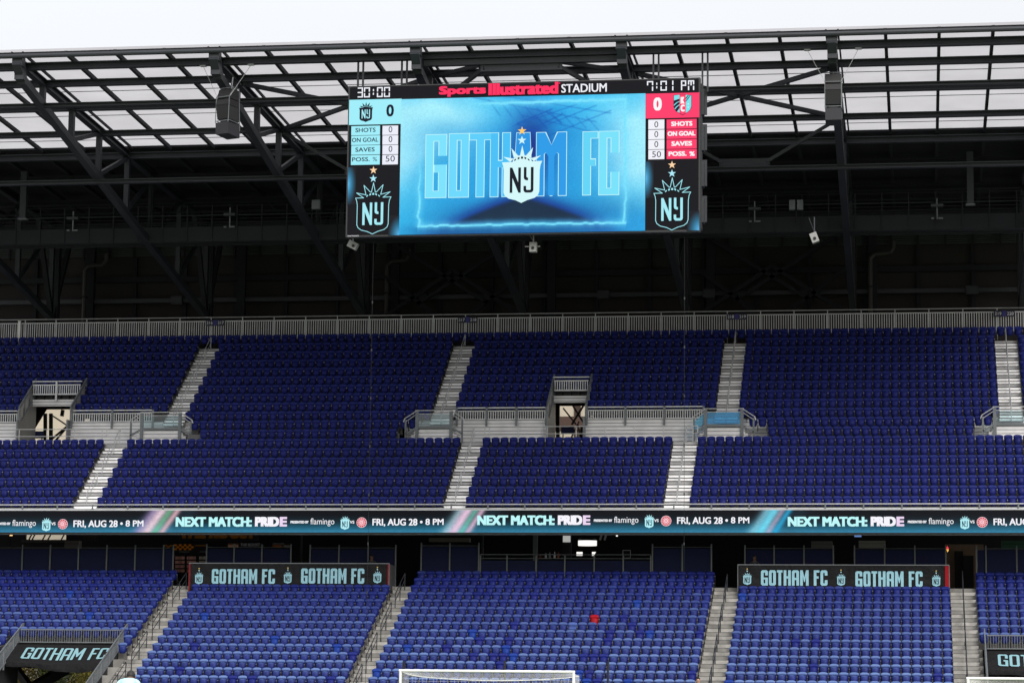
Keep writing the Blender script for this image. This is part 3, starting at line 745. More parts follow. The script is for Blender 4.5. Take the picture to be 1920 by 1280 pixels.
for (px, y0, y1), lab in (((45, 362, 410), 'short grey steel hanger above the catwalk at left'), ((1819, 332, 383), 'short grey steel hanger above the catwalk at right')):
    a, b = at(px, y0, 25.5), at(px, y1, 25.5); e = thing('steel_hanger', lab, 'hanger', (a.x, 25.5, b.z))
    m = MB(); m.ibeam((a.x, 25.5, b.z), (a.x, 25.5, 29.9), .34, .3, .04); m.build('column', STEEL, e)
    m = MB(); m.box(a.x-.24, a.x+.24, 25.3, 25.7, b.z-.06, b.z-.002); m.build('foot_plate', GREYP, e)

# ------------------------------------------------------------------ scoreboard
YB = 5.2
bx0, bx1, bz0, bz1 = at(650.5, 300, YB).x, at(1313, 290, YB).x, at(980, 439, YB).z, at(980, 153.5, YB).z
sb = thing('scoreboard', 'giant scoreboard screen hanging from the roof showing a blue club graphic and the score', 'scoreboard', ((bx0+bx1)/2, YB, bz0))
m = MB(); m.box(bx0, bx1, YB+.03, YB+.35, bz0, bz1); m.box(bx0+.1, bx1-.25, YB+.351, YB+1.0, bz0+.15, bz1-.1); m.build('cabinet', mat('cabinet_black', (.02, .021, .024), .5), sb)
m = MB()
for z in np.linspace(bz0+.5, bz1-1.6, 4):
    m.box(bx1-.24, bx1+.12, YB+.5, YB+.95, z, z+1.15); m.box(bx1-.2, bx1+.22, YB+.96, YB+1.12, z+.1, z+1.3)
m.box(bx1-.24, bx1+.02, YB+.4, YB+1.0, bz0+.2, bz1-.2); m.build('side_brackets', STEEL, sb)
for px in (676, 758, 1230, 1322):
    a = at(px, 150, YB+.8)
    m = MB()
    for d in (-.1, .1): m.box(a.x+d*1.2-.04, a.x+d*1.2+.04, YB+.75, YB+.85, bz1-.5, 30.62)
    m.split('hanger_post', STEEL, sb)
dsp = MB(); dsp.add([(bx0+.08, YB, bz0+.1), (bx1-.08, YB, bz0+.1), (bx1-.08, YB, bz1-.06), (bx0+.08, YB, bz1-.06)], [(0, 1, 2, 3)], lin(15, 16, 21))
dsp = dsp.build('display', LED, sb)
TB = lambda k: plane_T(YB, .012*k)
def R(mb, x0, y0, x1, y1, lay, col):
    a, b, c, d = rect(x0, y0, x1, y1, YB); mb.loops([[(a, c), (b, c), (b, d), (a, d)]], TB(lay), col)
def TXT(s, x0, y0, x1, y1, col, bold=.012, lay=4, name='lettering', space=1.0):
    mb = MB(); a, b, c, d = rect(x0, y0, x1, y1, YB); text_fit(mb, s, a, b, c, d, TB(lay), col, bold, space); mb.build(name, LED, dsp)
Z1 = lambda a, b: (640+a/5.333, 130+b/5.333)
Z2 = lambda a, b: (980+a/5.333, 130+b/5.333)
K = lambda a, b: (640+a/2.743, 130+b/2.743)
mb = MB(); a, b, c, d = rect(651.5, 441.0, 672.5, 443.2, YB); text_fit(mb, 'DAKTRONICS', a, b, c, d, plane_T(YB+.028), lin(225, 225, 230), .02); mb.build('lettering', LED, sb)
# main picture: coloured pixel grid
gx0, gx1 = at(750.3, 310, YB).x, at(1210, 305, YB).x; gz0, gz1 = at(980, 436.6, YB).z, at(980, 181, YB).z
nx, nz = 260, 146
uu, ww = np.meshgrid(np.linspace(0, 1, nx), np.linspace(0, 1, nz))           # ww: 0 bottom .. 1 top
def sm(x, a, b): t = np.clip((x-a)/(b-a), 0, 1); return t*t*(3-2*t)
def vnoise(fx, fz, seed):
    r = np.random.default_rng(seed).random((fz+2, fx+2)); x = uu*fx; z = ww*fz; xi = x.astype(int); zi = z.astype(int); fx_ = x-xi; fz_ = z-zi
    fx_ = fx_*fx_*(3-2*fx_); fz_ = fz_*fz_*(3-2*fz_)
    return (r[zi, xi]*(1-fx_)+r[zi, xi+1]*fx_)*(1-fz_)+(r[zi+1, xi]*(1-fx_)+r[zi+1, xi+1]*fx_)*fz_
nz1 = vnoise(7, 4, 1)*.6+vnoise(17, 10, 2)*.4; nf = np.random.default_rng(5).random((nz, nx))
top = np.array([60, 185, 240]); pale = np.array([165, 238, 255]); deep = np.array([18, 120, 205]); low = np.array([14, 95, 165]); cyan = np.array([48, 186, 240]); teal = np.array([22, 62, 92]); navy = np.array([16, 40, 130])
mix = lambda A, B, t: A*(1-t[..., None])+B*t[..., None]
im = np.ones((nz, nx, 3))*cyan
im = mix(im, deep, np.exp(-((uu-.55)/.16)**2-((ww-.62)/.35)**2)*.9)
pl = np.clip(np.exp(-((uu-.10)/.26)**2-((ww-.80)/.28)**2)+np.exp(-((uu-1.0)/.2)**2-((ww-.60)/.38)**2)+.55*np.exp(-((uu-.0)/.10)**2-((ww-.55)/.3)**2), 0, 1)
im = mix(im, pale, np.clip(pl*(1.0+.6*nz1), 0, 1))
im = mix(im, low, sm(.36-ww, 0, .25)*.75*np.exp(-((uu-.55)/.45)**4))
im = mix(im, np.array([40, 160, 225]), sm(.20-ww, 0, .15)*np.exp(-((uu-1)/.25)**2)*.8)
im = mix(im, np.array([22, 140, 212]), np.exp(-((uu-.48)/.42)**6-((ww-.53)/.30)**6)*.55)
im = mix(im, navy, np.exp(-((uu-.535)/.075)**2-((ww-.60)/.25)**2)*.9)
hill = .235-np.abs(uu-.5)*(.55+.35*np.abs(uu-.5))+.03*vnoise(5, 2, 9)
hl = sm(hill-ww+.0, -.03, .015)*sm(ww, .045, .12)
halo = np.exp(-((hill-ww)/.07)**2)*np.exp(-((uu-.5)/.36)**4)
im = mix(im, navy, halo*.75); im = mix(im, np.array([20, 44, 66]), hl*.95)
bot = sm(.085-ww, -.01, .05)*np.exp(-((uu-.42)/.36)**4); im = mix(im, np.array([20, 88, 150]), bot*.8)
# faint roof frame drawn in the picture
def seg(x0, z0, x1, z1, wd, amt):
    global im
    dx, dz = (x1-x0)*1.79, z1-z0; L2 = dx*dx+dz*dz; t = np.clip((((uu-x0)*1.79)*dx+(ww-z0)*dz)/L2, 0, 1)
    d = np.hypot((uu-x0)*1.79-t*dx, ww-z0-t*dz); im = mix(im, np.array([12, 80, 175]), np.exp(-(d/wd)**2)*amt)
for a, b in (((.30, 1.0), (.80, .80)), ((.38, 1.02), (.86, .86)), ((.50, .86), (.80, .72)), ((.46, .78), (.72, .93)), ((.52, .73), (.80, .92)), ((.60, .70), (.86, .88))): seg(a[0], a[1], b[0], b[1], .005, .38)
for k in range(9): x = .36+.05*k; seg(x, .98-.35*(x-.36), x+.05, .86-.3*(x-.36), .004, .35)
for a, b in (((.48, .80), (.62, .90)), ((.52, .74), (.66, .86)), ((.48, .80), (.56, .72)), ((.55, .86), (.60, .76)), ((.60, .88), (.66, .80))): seg(a[0], a[1], b[0], b[1], .006, .5)
# glowing frame line
wob = (vnoise(46, 1, 12)-.5)*.008; wobz = (vnoise(1, 30, 13)-.5)*.010
fx0, fx1, fz0, fz1 = .080, .918, .062, .955
def glow(d, mask, st):
    global im
    im = mix(im, np.array([120, 225, 255]), np.clip(np.exp(-(d/.030)**2)*.45*st*mask+np.exp(-(d/.0065)**2)*1.0*st*mask, 0, 1))
mx_ = (uu > fx0-.006)*(uu < fx1+.006); mz_ = (ww > fz0-.01)*(ww < fz1+.01)
glow(np.abs(ww-fz0-wob), mx_, 1.0); glow(np.abs(ww-(fz1-.05*(uu < 0)-.0)+wob-.01*(uu-.5)), mx_*sm(uu, .24, .40), 1.2)
glow(np.abs(uu-fx0-wobz)*1.79, mz_*sm(.75-ww, 0, .5), .9); glow(np.abs(uu-fx1-wobz)*1.79, mz_, .85)
im = np.clip(im*(1+(nf[..., None]-.5)*.07)+(nz1[..., None]-.5)*10, 0, 255)
c01 = im/255; c01 = np.where(c01 <= .04045, c01/12.92, ((c01+.055)/1.055)**2.4)
me = bpy.data.meshes.new('picture')
xs_ = gx0+uu*(gx1-gx0); zs_ = gz0+ww*(gz1-gz0); o0 = wloc(dsp)
vs_ = np.stack([xs_-o0.x, np.full_like(xs_, YB-.012-o0.y), zs_-o0.z], -1).reshape(-1, 3)
idx = np.arange(nx*nz).reshape(nz, nx); fq = np.stack([idx[:-1, :-1], idx[:-1, 1:], idx[1:, 1:], idx[1:, :-1]], -1).reshape(-1, 4)
me.from_pydata(vs_.tolist(), [], fq.tolist()); ca = me.color_attributes.new('col', 'FLOAT_COLOR', 'POINT')
ca.data.foreach_set('color', np.concatenate([c01.reshape(-1, 3), np.ones((nx*nz, 1))], 1).astype(np.float32).ravel()); me.materials.append(LED)
pic = bpy.data.objects.new('picture', me); COL.objects.link(pic); pic.parent = dsp
# big outlined block letters on the picture
def kbox(ch, a, b, t0, t1): X0, X1, ZA, ZB = rect(*K(a, t0), *K(b, t1), YB); return (ch, X0, X1, ZA, ZB)
GB = [kbox('G', 435, 540, 338, 660), kbox('O', 555, 655, 333, 658), kbox('T', 660, 770, 331, 656), kbox('H', 768, 868, 329, 655), kbox('A', 885, 985, 328, 652), kbox('M', 1004, 1157, 326, 650), kbox('F', 1243, 1318, 323, 646), kbox('C', 1326, 1427, 321, 645)]
e_ = .028; m = MB()
block_text(m, [(c, a-e_, b+e_, z0-e_, z1+e_) for c, a, b, z0, z1 in GB], .135, 0, TB(2), lin(200, 250, 250)); m.build('letter_outline', LED, dsp)
SH = {'G': (125, 226, 252), 'O': (108, 216, 252), 'T': (92, 206, 250), 'H': (72, 192, 246), 'A': (36, 150, 228), 'M': (40, 155, 232), 'F': (98, 212, 246), 'C': (120, 225, 250)}
m = MB()
for g_ in GB: block_text(m, [g_], .117, 0, TB(3), lin(*SH[g_[0]]))
m.build('lettering', LED, dsp)
m = MB(); cx = at(978.3, 330, YB).x; zb = at(978.3, 381, YB).z; hh = at(978, 273, YB).z-zb
crest(m, cx, zb, hh, lambda a, b, l: (a, YB-.012*(4+l), b), lin(212, 248, 250), lin(14, 20, 34), (lin(255, 205, 105), lin(205, 245, 250))); m.build('crest', LED, dsp)
# top strip
TXT('Sports', *K(503, 86), *K(745, 142), lin(255, 48, 96), .055); TXT('Illustrated', *K(757, 70), *K(1117, 132), lin(255, 48, 96), .055); TXT('STADIUM', *K(1132, 76), *K(1366, 120), lin(240, 242, 250), .02)
m = MB(); a, b, c, d = rect(*K(1119, 71), *K(1126, 76), YB); m.loops([[(a, c), (b, c), (b, d), (a, d)]], TB(4), lin(255, 48, 96)); m.build('lettering', LED, dsp)
SEGS = {'0': 'abcdef', '1': 'bc', '3': 'abgcd', '7': 'abcf', 'P': 'abgef', 'M': 'abcefm'}
def digits(items, y0, y1, F, half=''):
    mb = MB(); wcol = lin(245, 247, 255)
    for ch, x0, x1 in items:
        yt = y0+(x0-items[0][1])*F; yb = y1+(x0-items[0][1])*F
        mb = MB(); X0, X1, ZA, ZB = rect(*Z_(x0, yt), *Z_(x1, yb), YB); zm = (ZA+ZB)/2; t_ = .055
        if ch == ':':
            for f in (.32, .74): z = ZA+(ZB-ZA)*f; mb.loops([[(X0, z-.05), (X1, z-.05), (X1, z+.05), (X0, z+.05)]], TB(4), wcol)
            mb.build('clock_colon', LED, dsp); continue
        P = {'a': ((X0, ZB), (X1, ZB)), 'd': ((X0, ZA), (X1, ZA)), 'g': ((X0, zm), (X1, zm)), 'f': ((X0, zm+.06), (X0, ZB)), 'e': ((X0, ZA), (X0, zm-.06)), 'b': ((X1, zm+.06), (X1, ZB)), 'c': ((X1, ZA), (X1, zm-.06)), 'm': (((X0+X1)/2, zm+.02), ((X0+X1)/2, ZB))}
        for s_g in SEGS[ch]: strip(mb, list(P[s_g]), t_, TB(4), wcol)
        mb.build('clock_digit', LED, dsp)
Z_ = Z1; digits([('3', 172, 212), ('0', 234, 282), (':', 318, 328), ('0', 364, 410), ('0', 434, 482)], 192, 280, -.02)
Z_ = Z2; digits([('7', 1250, 1300), (':', 1337, 1347), ('0', 1385, 1436), ('1', 1460, 1502), ('P', 1590, 1630), ('M', 1660, 1710)], 128, 214, -.02)
# side panels
m = MB(); LB, PK = lin(160, 238, 250), lin(255, 62, 108)
R(m, *Z1(78, 302), *Z1(602, 553), 1, LB); 
for k, yy in enumerate((568, 665, 762)): R(m, *Z1(100, yy), *Z1(387, yy+92), 1, LB); R(m, *Z1(412, yy-3), *Z1(568, yy+89), 1, lin(236, 238, 250))
R(m, *Z1(97, 860), *Z1(385, 956), 1, LB); R(m, *Z1(410, 857), *Z1(566, 953), 1, lin(236, 238, 250))
R(m, *Z2(1231, 240), *Z2(1767, 488), 1, PK)
for k, yy in enumerate((502, 603, 703, 803)): R(m, *Z2(1257, yy+3), *Z2(1417, yy+98), 1, lin(242, 243, 250)); R(m, *Z2(1440, yy-1), *Z2(1740, yy+93), 1, PK)
m.split('score_panel', LED, dsp)
DN = lin(16, 22, 44); WH = lin(250, 250, 252)
TXT('0', *Z1(452, 355), *Z1(528, 476), DN, .03); TXT('0', *Z2(1308, 285), *Z2(1392, 417), WH, .04)
for s_, yy in (('SHOTS', 592), ('ON GOAL', 690), ('SAVES', 787)):
    x0, x1 = {'SHOTS': (143, 345), 'ON GOAL': (108, 372), 'SAVES': (142, 336)}[s_]
    TXT(s_, *Z1(x0, yy-3), *Z1(x1, yy+40), DN, .02); TXT('0', *Z1(475, yy-18), *Z1(512, yy+42), DN, .0)
TXT('POSS.', *Z1(110, 882), *Z1(285, 924), DN, .02); TXT('%', *Z1(315, 880), *Z1(360, 922), DN, .0); TXT('50', *Z1(445, 866), *Z1(537, 926), DN, .0)
for s_, yy, x0, x1 in (('SHOTS', 526, 1486, 1698), ('ON GOAL', 624, 1450, 1728), ('SAVES', 724, 1488, 1695), ('POSS.', 826, 1460, 1640), ('%', 826, 1668, 1722)):
    TXT(s_, *Z2(x0, yy-2), *Z2(x1, yy+44), WH, .045)
for yy in (526, 624, 724): TXT('0', *Z2(1318, yy-2), *Z2(1357, yy+58), DN, .0)
TXT('50', *Z2(1295, 823), *Z2(1385, 882), DN, .0)
def CR(px, pyb, pyt, fill, dark, stars=None, outline=None):
    m = MB(); a = at(px, (pyb+pyt)/2, YB); zb = at(px, pyb, YB).z; h = at(px, pyt, YB).z-zb
    crest(m, a.x, zb, h, lambda x, z, l: (x, YB-.012*(3+l), z), fill, dark, stars, outline); m.build('crest', LED, dsp)
CR(686.3, 229.5, 191.5, lin(20, 26, 40), lin(170, 240, 250))
OC = lin(165, 235, 245)
CR(699.3, 439, 343.5, OC, None, (lin(255, 215, 170), lin(175, 235, 250)), .013); CR(1260, 431.5, 334, OC, None, (lin(255, 215, 170), lin(175, 235, 250)), .013)
# visitors' shield
m = MB(); q = lambda l: [(at(1200+a/9.14, 165+b/9.14, YB).x, at(1200+a/9.14, 165+b/9.14, YB).z) for a, b in l]
SHD = [(575, 128), (730, 108), (885, 128), (885, 320), (862, 385), (800, 432), (730, 472), (660, 432), (598, 385), (575, 320)]
m.loops([q(SHD)], TB(2), lin(20, 26, 48)); cxs, cys = 730, 280
m.loops([q([(583, 135), (677, 122), (677, 432), (640, 412), (600, 375), (583, 318)])], TB(3), lin(125, 228, 236)); m.loops([q([(785, 122), (878, 135), (878, 318), (858, 378), (820, 412), (785, 432)])], TB(3), lin(125, 228, 236))
m.loops([q([(677, 122), (730, 116), (785, 122), (785, 432), (730, 463), (677, 432)])], TB(3), lin(255, 62, 108))
for l in ([(583, 222), (677, 190), (677, 232), (630, 250), (583, 290)], [(583, 315), (640, 260), (677, 245), (677, 285), (620, 325), (592, 365)], [(598, 380), (640, 330), (677, 305), (677, 352), (640, 405), (625, 412)], [(785, 175), (820, 135), (838, 132), (800, 185), (785, 205)], [(785, 225), (835, 160), (858, 130), (866, 134), (830, 190), (785, 245)]): m.loops([q(l)], TB(4), lin(20, 26, 48))
for cx_, cy_ in ((828, 280), (828, 335)): c0 = q([(cx_, cy_)])[0]; m.loops([star(*c0, .05)], TB(4), lin(215, 250, 250))
m.build('crest', LED, dsp)
TXT('K', 1200+698/9.14, 165+160/9.14, 1200+765/9.14, 165+278/9.14, WH, .05, 5); TXT('C', 1200+697/9.14, 165+292/9.14, 1200+768/9.14, 165+412/9.14, WH, .05, 5)
# blue glows in the black side panels (picture content)
def blob(x0, y0, x1, y1, cx, cy, rx, ry):
    X0, X1, ZA, ZB = rect(x0, y0, x1, y1, YB); n = 22; m = MB(); cols = []
    for iy in range(n):
        for ix in range(n):
            ax, bx, ay, by = X0+(X1-X0)*ix/n, X0+(X1-X0)*(ix+1)/n, ZA+(ZB-ZA)*iy/n, ZA+(ZB-ZA)*(iy+1)/n
            d = math.hypot(((ix+.5)/n-cx)/rx, ((iy+.5)/n-cy)/ry); t_ = max(0, 1-d)**.9
            c = [25+(55-25)*t_*1.3+60*max(0, t_-.5), 26+(150-26)*t_*1.3, 32+(200-32)*t_*1.25]
            m.add([(ax, YB-.012, ay), (bx, YB-.012, ay), (bx, YB-.012, by), (ax, YB-.012, by)], [(0, 1, 2, 3)], lin(*[min(255, v_) for v_ in c]))
    m.build('glow_patch', LED, dsp)
blob(652.2, 314, 668, 384, 0, .55, 1, .6); blob(728, 404, 748.8, 441, 1, 0, 1.0, 1.0); blob(1210.5, 303, 1226, 372, 0, .55, 1, .6); blob(1288, 395, 1311, 432, 1, 0, 1.0, 1.0)

# ------------------------------------------------------------------ ribbon screen along the upper tier edge
YR = 21.58
rb = thing('ribbon_screen', 'long thin teal and black advertising screen along the front of the upper tier', 'screen', (-22, YR, 9.8))
RZ0, RZ1 = 9.86, 10.99
m = MB(); m.box(XL, XR, YR+.02, 21.94, RZ0-.06, RZ1-.02); m.build('housing', BLACK, rb)
rx = np.linspace(-56, 12, 900); rzv = np.linspace(0, 1, 26)
ux, wz = np.meshgrid(rx, rzv)
im = np.zeros((26, 900, 3)); 
def ramp(w_, st): return np.stack([np.interp(w_, [s[0] for s in st], [s[1][k] for s in st]) for k in range(3)], -1)
im = ramp(wz, [(0, (52, 130, 165)), (.12, (40, 112, 142)), (.30, (24, 78, 98)), (.45, (22, 46, 58)), (.62, (14, 28, 36)), (.8, (9, 14, 20)), (1, (9, 11, 17))])
for xa_, xb_, pal in ((at(262, 980, YR).x, at(328, 980, YR).x, [(170, 150, 205), (232, 205, 218), (120, 220, 160), (240, 190, 200)]), (at(838, 975, YR).x, at(900, 975, YR).x, [(170, 215, 225), (235, 200, 225), (110, 225, 195), (235, 190, 215)]), (at(1413, 977, YR).x, at(1476, 977, YR).x, [(150, 215, 235), (110, 215, 240), (225, 190, 220), (40, 175, 225)])):
    sh = (ux-xa_)/(xb_-xa_)+.22-.44*wz
    for c0, wd, p_, a_ in ((.20, .19, pal[0], .70), (.42, .19, pal[1], .95), (.66, .11, pal[2], .62), (.85, .11, pal[3], .85), (1.2, .3, (50, 100, 120), .25)):
        t_ = np.exp(-((sh-c0)/wd)**2)*a_; im = im*(1-t_[..., None])+np.array(p_)*t_[..., None]
im = np.clip(im*(1+(rng.random((26, 900, 1))-.5)*.10), 0, 255)/255; im = np.where(im <= .04045, im/12.92, ((im+.055)/1.055)**2.4)
me = bpy.data.meshes.new('display'); vv = np.stack([ux+22, np.zeros_like(ux), RZ0+wz*(RZ1-RZ0)-9.8], -1).reshape(-1, 3)
idx = np.arange(26*900).reshape(26, 900); fq = np.stack([idx[:-1, :-1], idx[:-1, 1:], idx[1:, 1:], idx[1:, :-1]], -1).reshape(-1, 4)
me.from_pydata(vv.tolist(), [], fq.tolist()); ca = me.color_attributes.new('col', 'FLOAT_COLOR', 'POINT')
ca.data.foreach_set('color', np.concatenate([im.reshape(-1, 3), np.ones((26*900, 1))], 1).astype(np.float32).ravel()); me.materials.append(LED)
rd = bpy.data.objects.new('display', me); COL.objects.link(rd); rd.parent = rb
TR = lambda k: plane_T(YR, .015*k)
def RT_(s, x0, y0, x1, y1, col, bold=.03, space=1.0):
    mb = MB(); a, b, c, d = rect(x0, y0, x1, y1, YR); text_fit(mb, s, a, b, c, d, TR(1), col, bold, space); mb.build('lettering', LED, rd)
# measured from the middle repeat (zoom 2.909, origin 640,840) with its period in pixels
def cycle(org):                          # org: x of NEXT, y of its middle; measured per repeat
    x0, yc, k = org; f = lambda a: x0+a*k
    RT_('NEXT MATCH:', f(0), yc-9.5, f(145), yc+9, lin(190, 248, 250), .05); RT_('PRID', f(151), yc-9.5, f(197), yc+8.5, lin(246, 244, 252), .06); RT_('E', f(198), yc-9.5, f(212), yc+8.5, lin(236, 214, 242), .06)
    RT_('PRESENTED BY', f(218.5), yc-2.2, f(253), yc+2.6, lin(240, 240, 245), .05); RT_('flamingo', f(256.5), yc-7, f(302), yc+8, lin(245, 245, 250), .0)
    a = at(f(322.3), yc, YR); zb = at(f(322), yc+14.5, YR).z; h = at(f(322), yc-11.5, YR).z-zb
    m = MB(); crest(m, a.x, zb, h, lambda x, z, l: (x, YR-.015*(1+l), z), lin(180, 240, 248), lin(20, 60, 80)); m.build('crest', LED, rd)
    RT_('VS', f(331.5), yc-2.5, f(340), yc+3, lin(245, 245, 250), .03)
    c = at(f(354), yc+1, YR); r_ = .265; m = MB()
    m.loops([circ(c.x, c.z, r_)], TR(1), lin(250, 225, 230)); m.loops([circ(c.x, c.z, r_*.92)], TR(2), lin(205, 30, 55)); m.loops([circ(c.x, c.z, r_*.62, 20)], TR(3), lin(250, 225, 230)); m.loops([circ(c.x, c.z, r_*.52, 20)], TR(4), lin(215, 50, 75)); m.loops([circ(c.x, c.z, r_*.40, 16)], TR(5), lin(250, 215, 222)); m.loops([circ(c.x, c.z, r_*.2, 12)], TR(6), lin(215, 50, 75)); m.loops([circ(c.x, c.z, r_*.11, 10)], TR(7), lin(250, 225, 230))
    for k2 in range(12):
        an = 2*math.pi*k2/12; m.loops([circ(c.x+r_*.77*math.cos(an), c.z+r_*.77*math.sin(an), r_*.085, 8)], TR(3), lin(250, 220, 228))
    m.build('crest', LED, rd)
    RT_('FRI, AUG 28', f(374.5), yc-6.2, f(460), yc+8.5, lin(246, 246, 252), .025); RT_('8 PM', f(475.5), yc-6.2, f(510), yc+5.6, lin(246, 246, 252), .025)
    c = at(f(467.5), yc, YR); m = MB(); m.loops([circ(c.x, c.z, .07, 12)], TR(1), lin(246, 246, 252)); m.build('lettering', LED, rd)
cycle((329.5, 978, .985)); cycle((895, 975, 1.0)); cycle((1477, 977.5, 1.03)); cycle((329.5-555, 981, .97))
# guard rail along the tier edge
gr = thing('edge_guard_rail', 'low pale guard rail running along the top of the long screen', 'railing', (-22, 21.75, 11.04))
m = MB(); m.tube((XL, 21.72, 11.30), (XR, 21.72, 11.30), .035, 6); m.tube((XL, 21.72, 11.08), (XR, 21.72, 11.08), .045, 6); m.build('rail', GALV, gr)
m = MB()
for k in range(42): X = XL+1.9*k+.4; m.box(X-.035, X+.035, 21.64, 21.69, 11.0, 11.31)
m.split('post', GREYP, gr)
#@@PART3@@
# ------------------------------------------------------------------ fences, rails and handrails of the upper tier
tf = thing('top_fence', 'long pale picket fence along the top row of the upper tier', 'fence', (-24, 38.6, 21.62))
x = XL
while x < XR-.1:
    m = MB()
    for k in range(14): m.box(x+.07+.136*k-.022, x+.07+.136*k+.022, 38.58, 38.62, 22.35, 23.42)
    m.box(x+.02, x+1.88, 38.575, 38.625, 23.42, 23.47); m.box(x+.02, x+1.88, 38.58, 38.62, 22.30, 22.35)
    m.build('picket_panel', GALV, tf)
    m = MB(); m.box(x-.03, x+.015, 38.63, 38.69, 21.63, 23.66); m.build('post', GALV, tf); x += 1.9
m = MB(); m.tube((XL, 38.66, 23.68), (XR, 38.66, 23.68), .03, 6); m.build('top_rail', GALV, tf)
e = thing('fence_post', 'single taller white post in the top fence near the left edge of the view', 'post', (at(36, 618, 38.5).x, 38.52, 21.62))
m = MB(); p = at(36, 618, 38.5); m.box(p.x-.07, p.x+.07, 38.47, 38.56, 21.63, 23.55); m.build('shaft', WHITE, e); m = MB(); m.box(p.x-.09, p.x+.09, 38.45, 38.58, 23.551, 23.59); m.build('cap', WHITE, e)
for X, a_, b_2 in ((-40.92, '216', '217'), (-25.86, '217', '218'), (-10.26, '218', '219'), (4.78, '219', '220')):
    e = thing('section_sign', f'navy section sign reading {a_} and {b_2} on the top fence', 'sign', (X, 38.5, 23.18), 'section signs on the top fence')
    m = MB(); m.box(X-.58, X+.58, 38.50, 38.53, 23.17, 23.51, lin(22, 22, 50)); m.box(X-.11, X+.11, 38.485, 38.499, 23.18, 23.50, lin(42, 42, 120)); m.build('plate', PAINT, e)
    for s_, x0 in ((a_, X-.52), (b_2, X+.16)):
        m = MB(); text_fit(m, s_, x0, x0+.36, 23.25, 23.43, plane_T(38.49), lin(215, 215, 225), .01); m.build('lettering', PAINT, e)
def guard(X0, X1, lab):
    e = thing('guard_rail', lab, 'railing', ((X0+X1)/2, 30.46, 16.2), 'picket guard rails above the walkway')
    n = max(1, round((X1-X0)/1.9)); d = (X1-X0)/n
    m = MB(); m.box(X0, X1, 30.40, 30.46, 17.23, 17.29); m.build('top_rail', GALV, e)
    for k in range(n):
        a = X0+d*k; m = MB(); c = int((d-.2)/.127)
        for q in range(c+1): u = a+.1+(d-.2)*q/c; m.box(u-.024, u+.024, 30.41, 30.45, 16.66, 17.06)
        m.box(a+.06, a+d-.06, 30.405, 30.455, 17.06, 17.11); m.box(a+.06, a+d-.06, 30.405, 30.455, 16.60, 16.66); m.build('picket_panel', GALV, e)
    for k in range(n+1):
        a = X0+d*k; m = MB(); m.box(a-.055, a+.055, 30.33, 30.398, 16.25, 17.28); m.build('post', GREYP, e)
guard(-56.0, -49.95, 'grey picket guard rail left of the leftmost entrance of the upper tier')
guard(-46.85, -42.15, 'grey picket guard rail between the leftmost entrance and the stair foot below sign 216')
guard(-25.0, -20.05, 'grey picket guard rail between the middle stair foot and the middle entrance')
guard(-17.85, -11.5, 'grey picket guard rail between the middle entrance and the blue glass landing')
for (a, b), nm in zip(VOM, ('leftmost', 'middle')):
    e = thing('entrance_rail', f'stepped grey railing round the {nm} entrance of the upper tier', 'railing', ((a+b)/2, 31.5, 16.6), 'railings round the upper tier entrances')
    m = MB(); m.box(a, b, 32.28, 32.33, 19.12, 19.18)
    c = int((b-a-.2)/.127)
    for q in range(c+1): u = a+.1+(b-a-.2)*q/c; m.box(u-.024, u+.024, 32.28, 32.32, 18.46, 18.92)
    m.box(a+.05, b-.05, 32.275, 32.325, 18.92, 18.98); m.box(a+.05, b-.05, 32.275, 32.325, 18.38, 18.46)
    if b-a > 2.5: xm = (a+b)/2; m.box(xm-.05, xm+.05, 32.2, 32.27, 18.0, 19.15)
    m.build('back_rail', GALV, e)
    for x_ in (a-.05, b+.05):
        m = MB(); m.beam((x_, 30.35, 17.42), (x_, 33.1, 19.38), .09, .12)
        for y in (30.4, 31.2, 32.0, 33.0):
            z = 17.42+(y-30.35)*.713; m.box(x_-.045, x_+.045, y-.05, y+.05, z-1.05, z-.06)
        m.build('side_rail', GREYP, e)
        m = MB(); m.beam((x_, 30.4, 16.95), (x_, 33.0, 18.8), .025, .72); m.build('side_panel', ALUD, e)
for X0, X1, lab in ((-49.4, -44.15, 'low two-bar rail in front of the leftmost upper entrance'), (-23.1, -11.65, 'low two-bar rail in front of the middle upper entrance'), (XL+6, -51.0, 'low two-bar rail at the far left of the walkway')):
    e = thing('walkway_rail', lab, 'railing', ((X0+X1)/2, 28.35, 15.1), 'two-bar rails along the walkway')
    m = MB()
    for z in (15.99, 15.60): m.tube((X0, 28.35, z), (X1, 28.35, z), .024, 6)
    m.tube((X0, 28.35, 15.6), (X0, 28.35, 15.99), .024); m.tube((X1, 28.35, 15.6), (X1, 28.35, 15.99), .024); m.build('rails', GALV, e)
    n = max(2, round((X1-X0)/1.75))
    for k in range(n+1):
        u = X0+.25+(X1-X0-.5)*k/n; m = MB(); m.tube((u, 28.35, WZ), (u, 28.35, 15.97), .024); m.build('post', GALV, e)
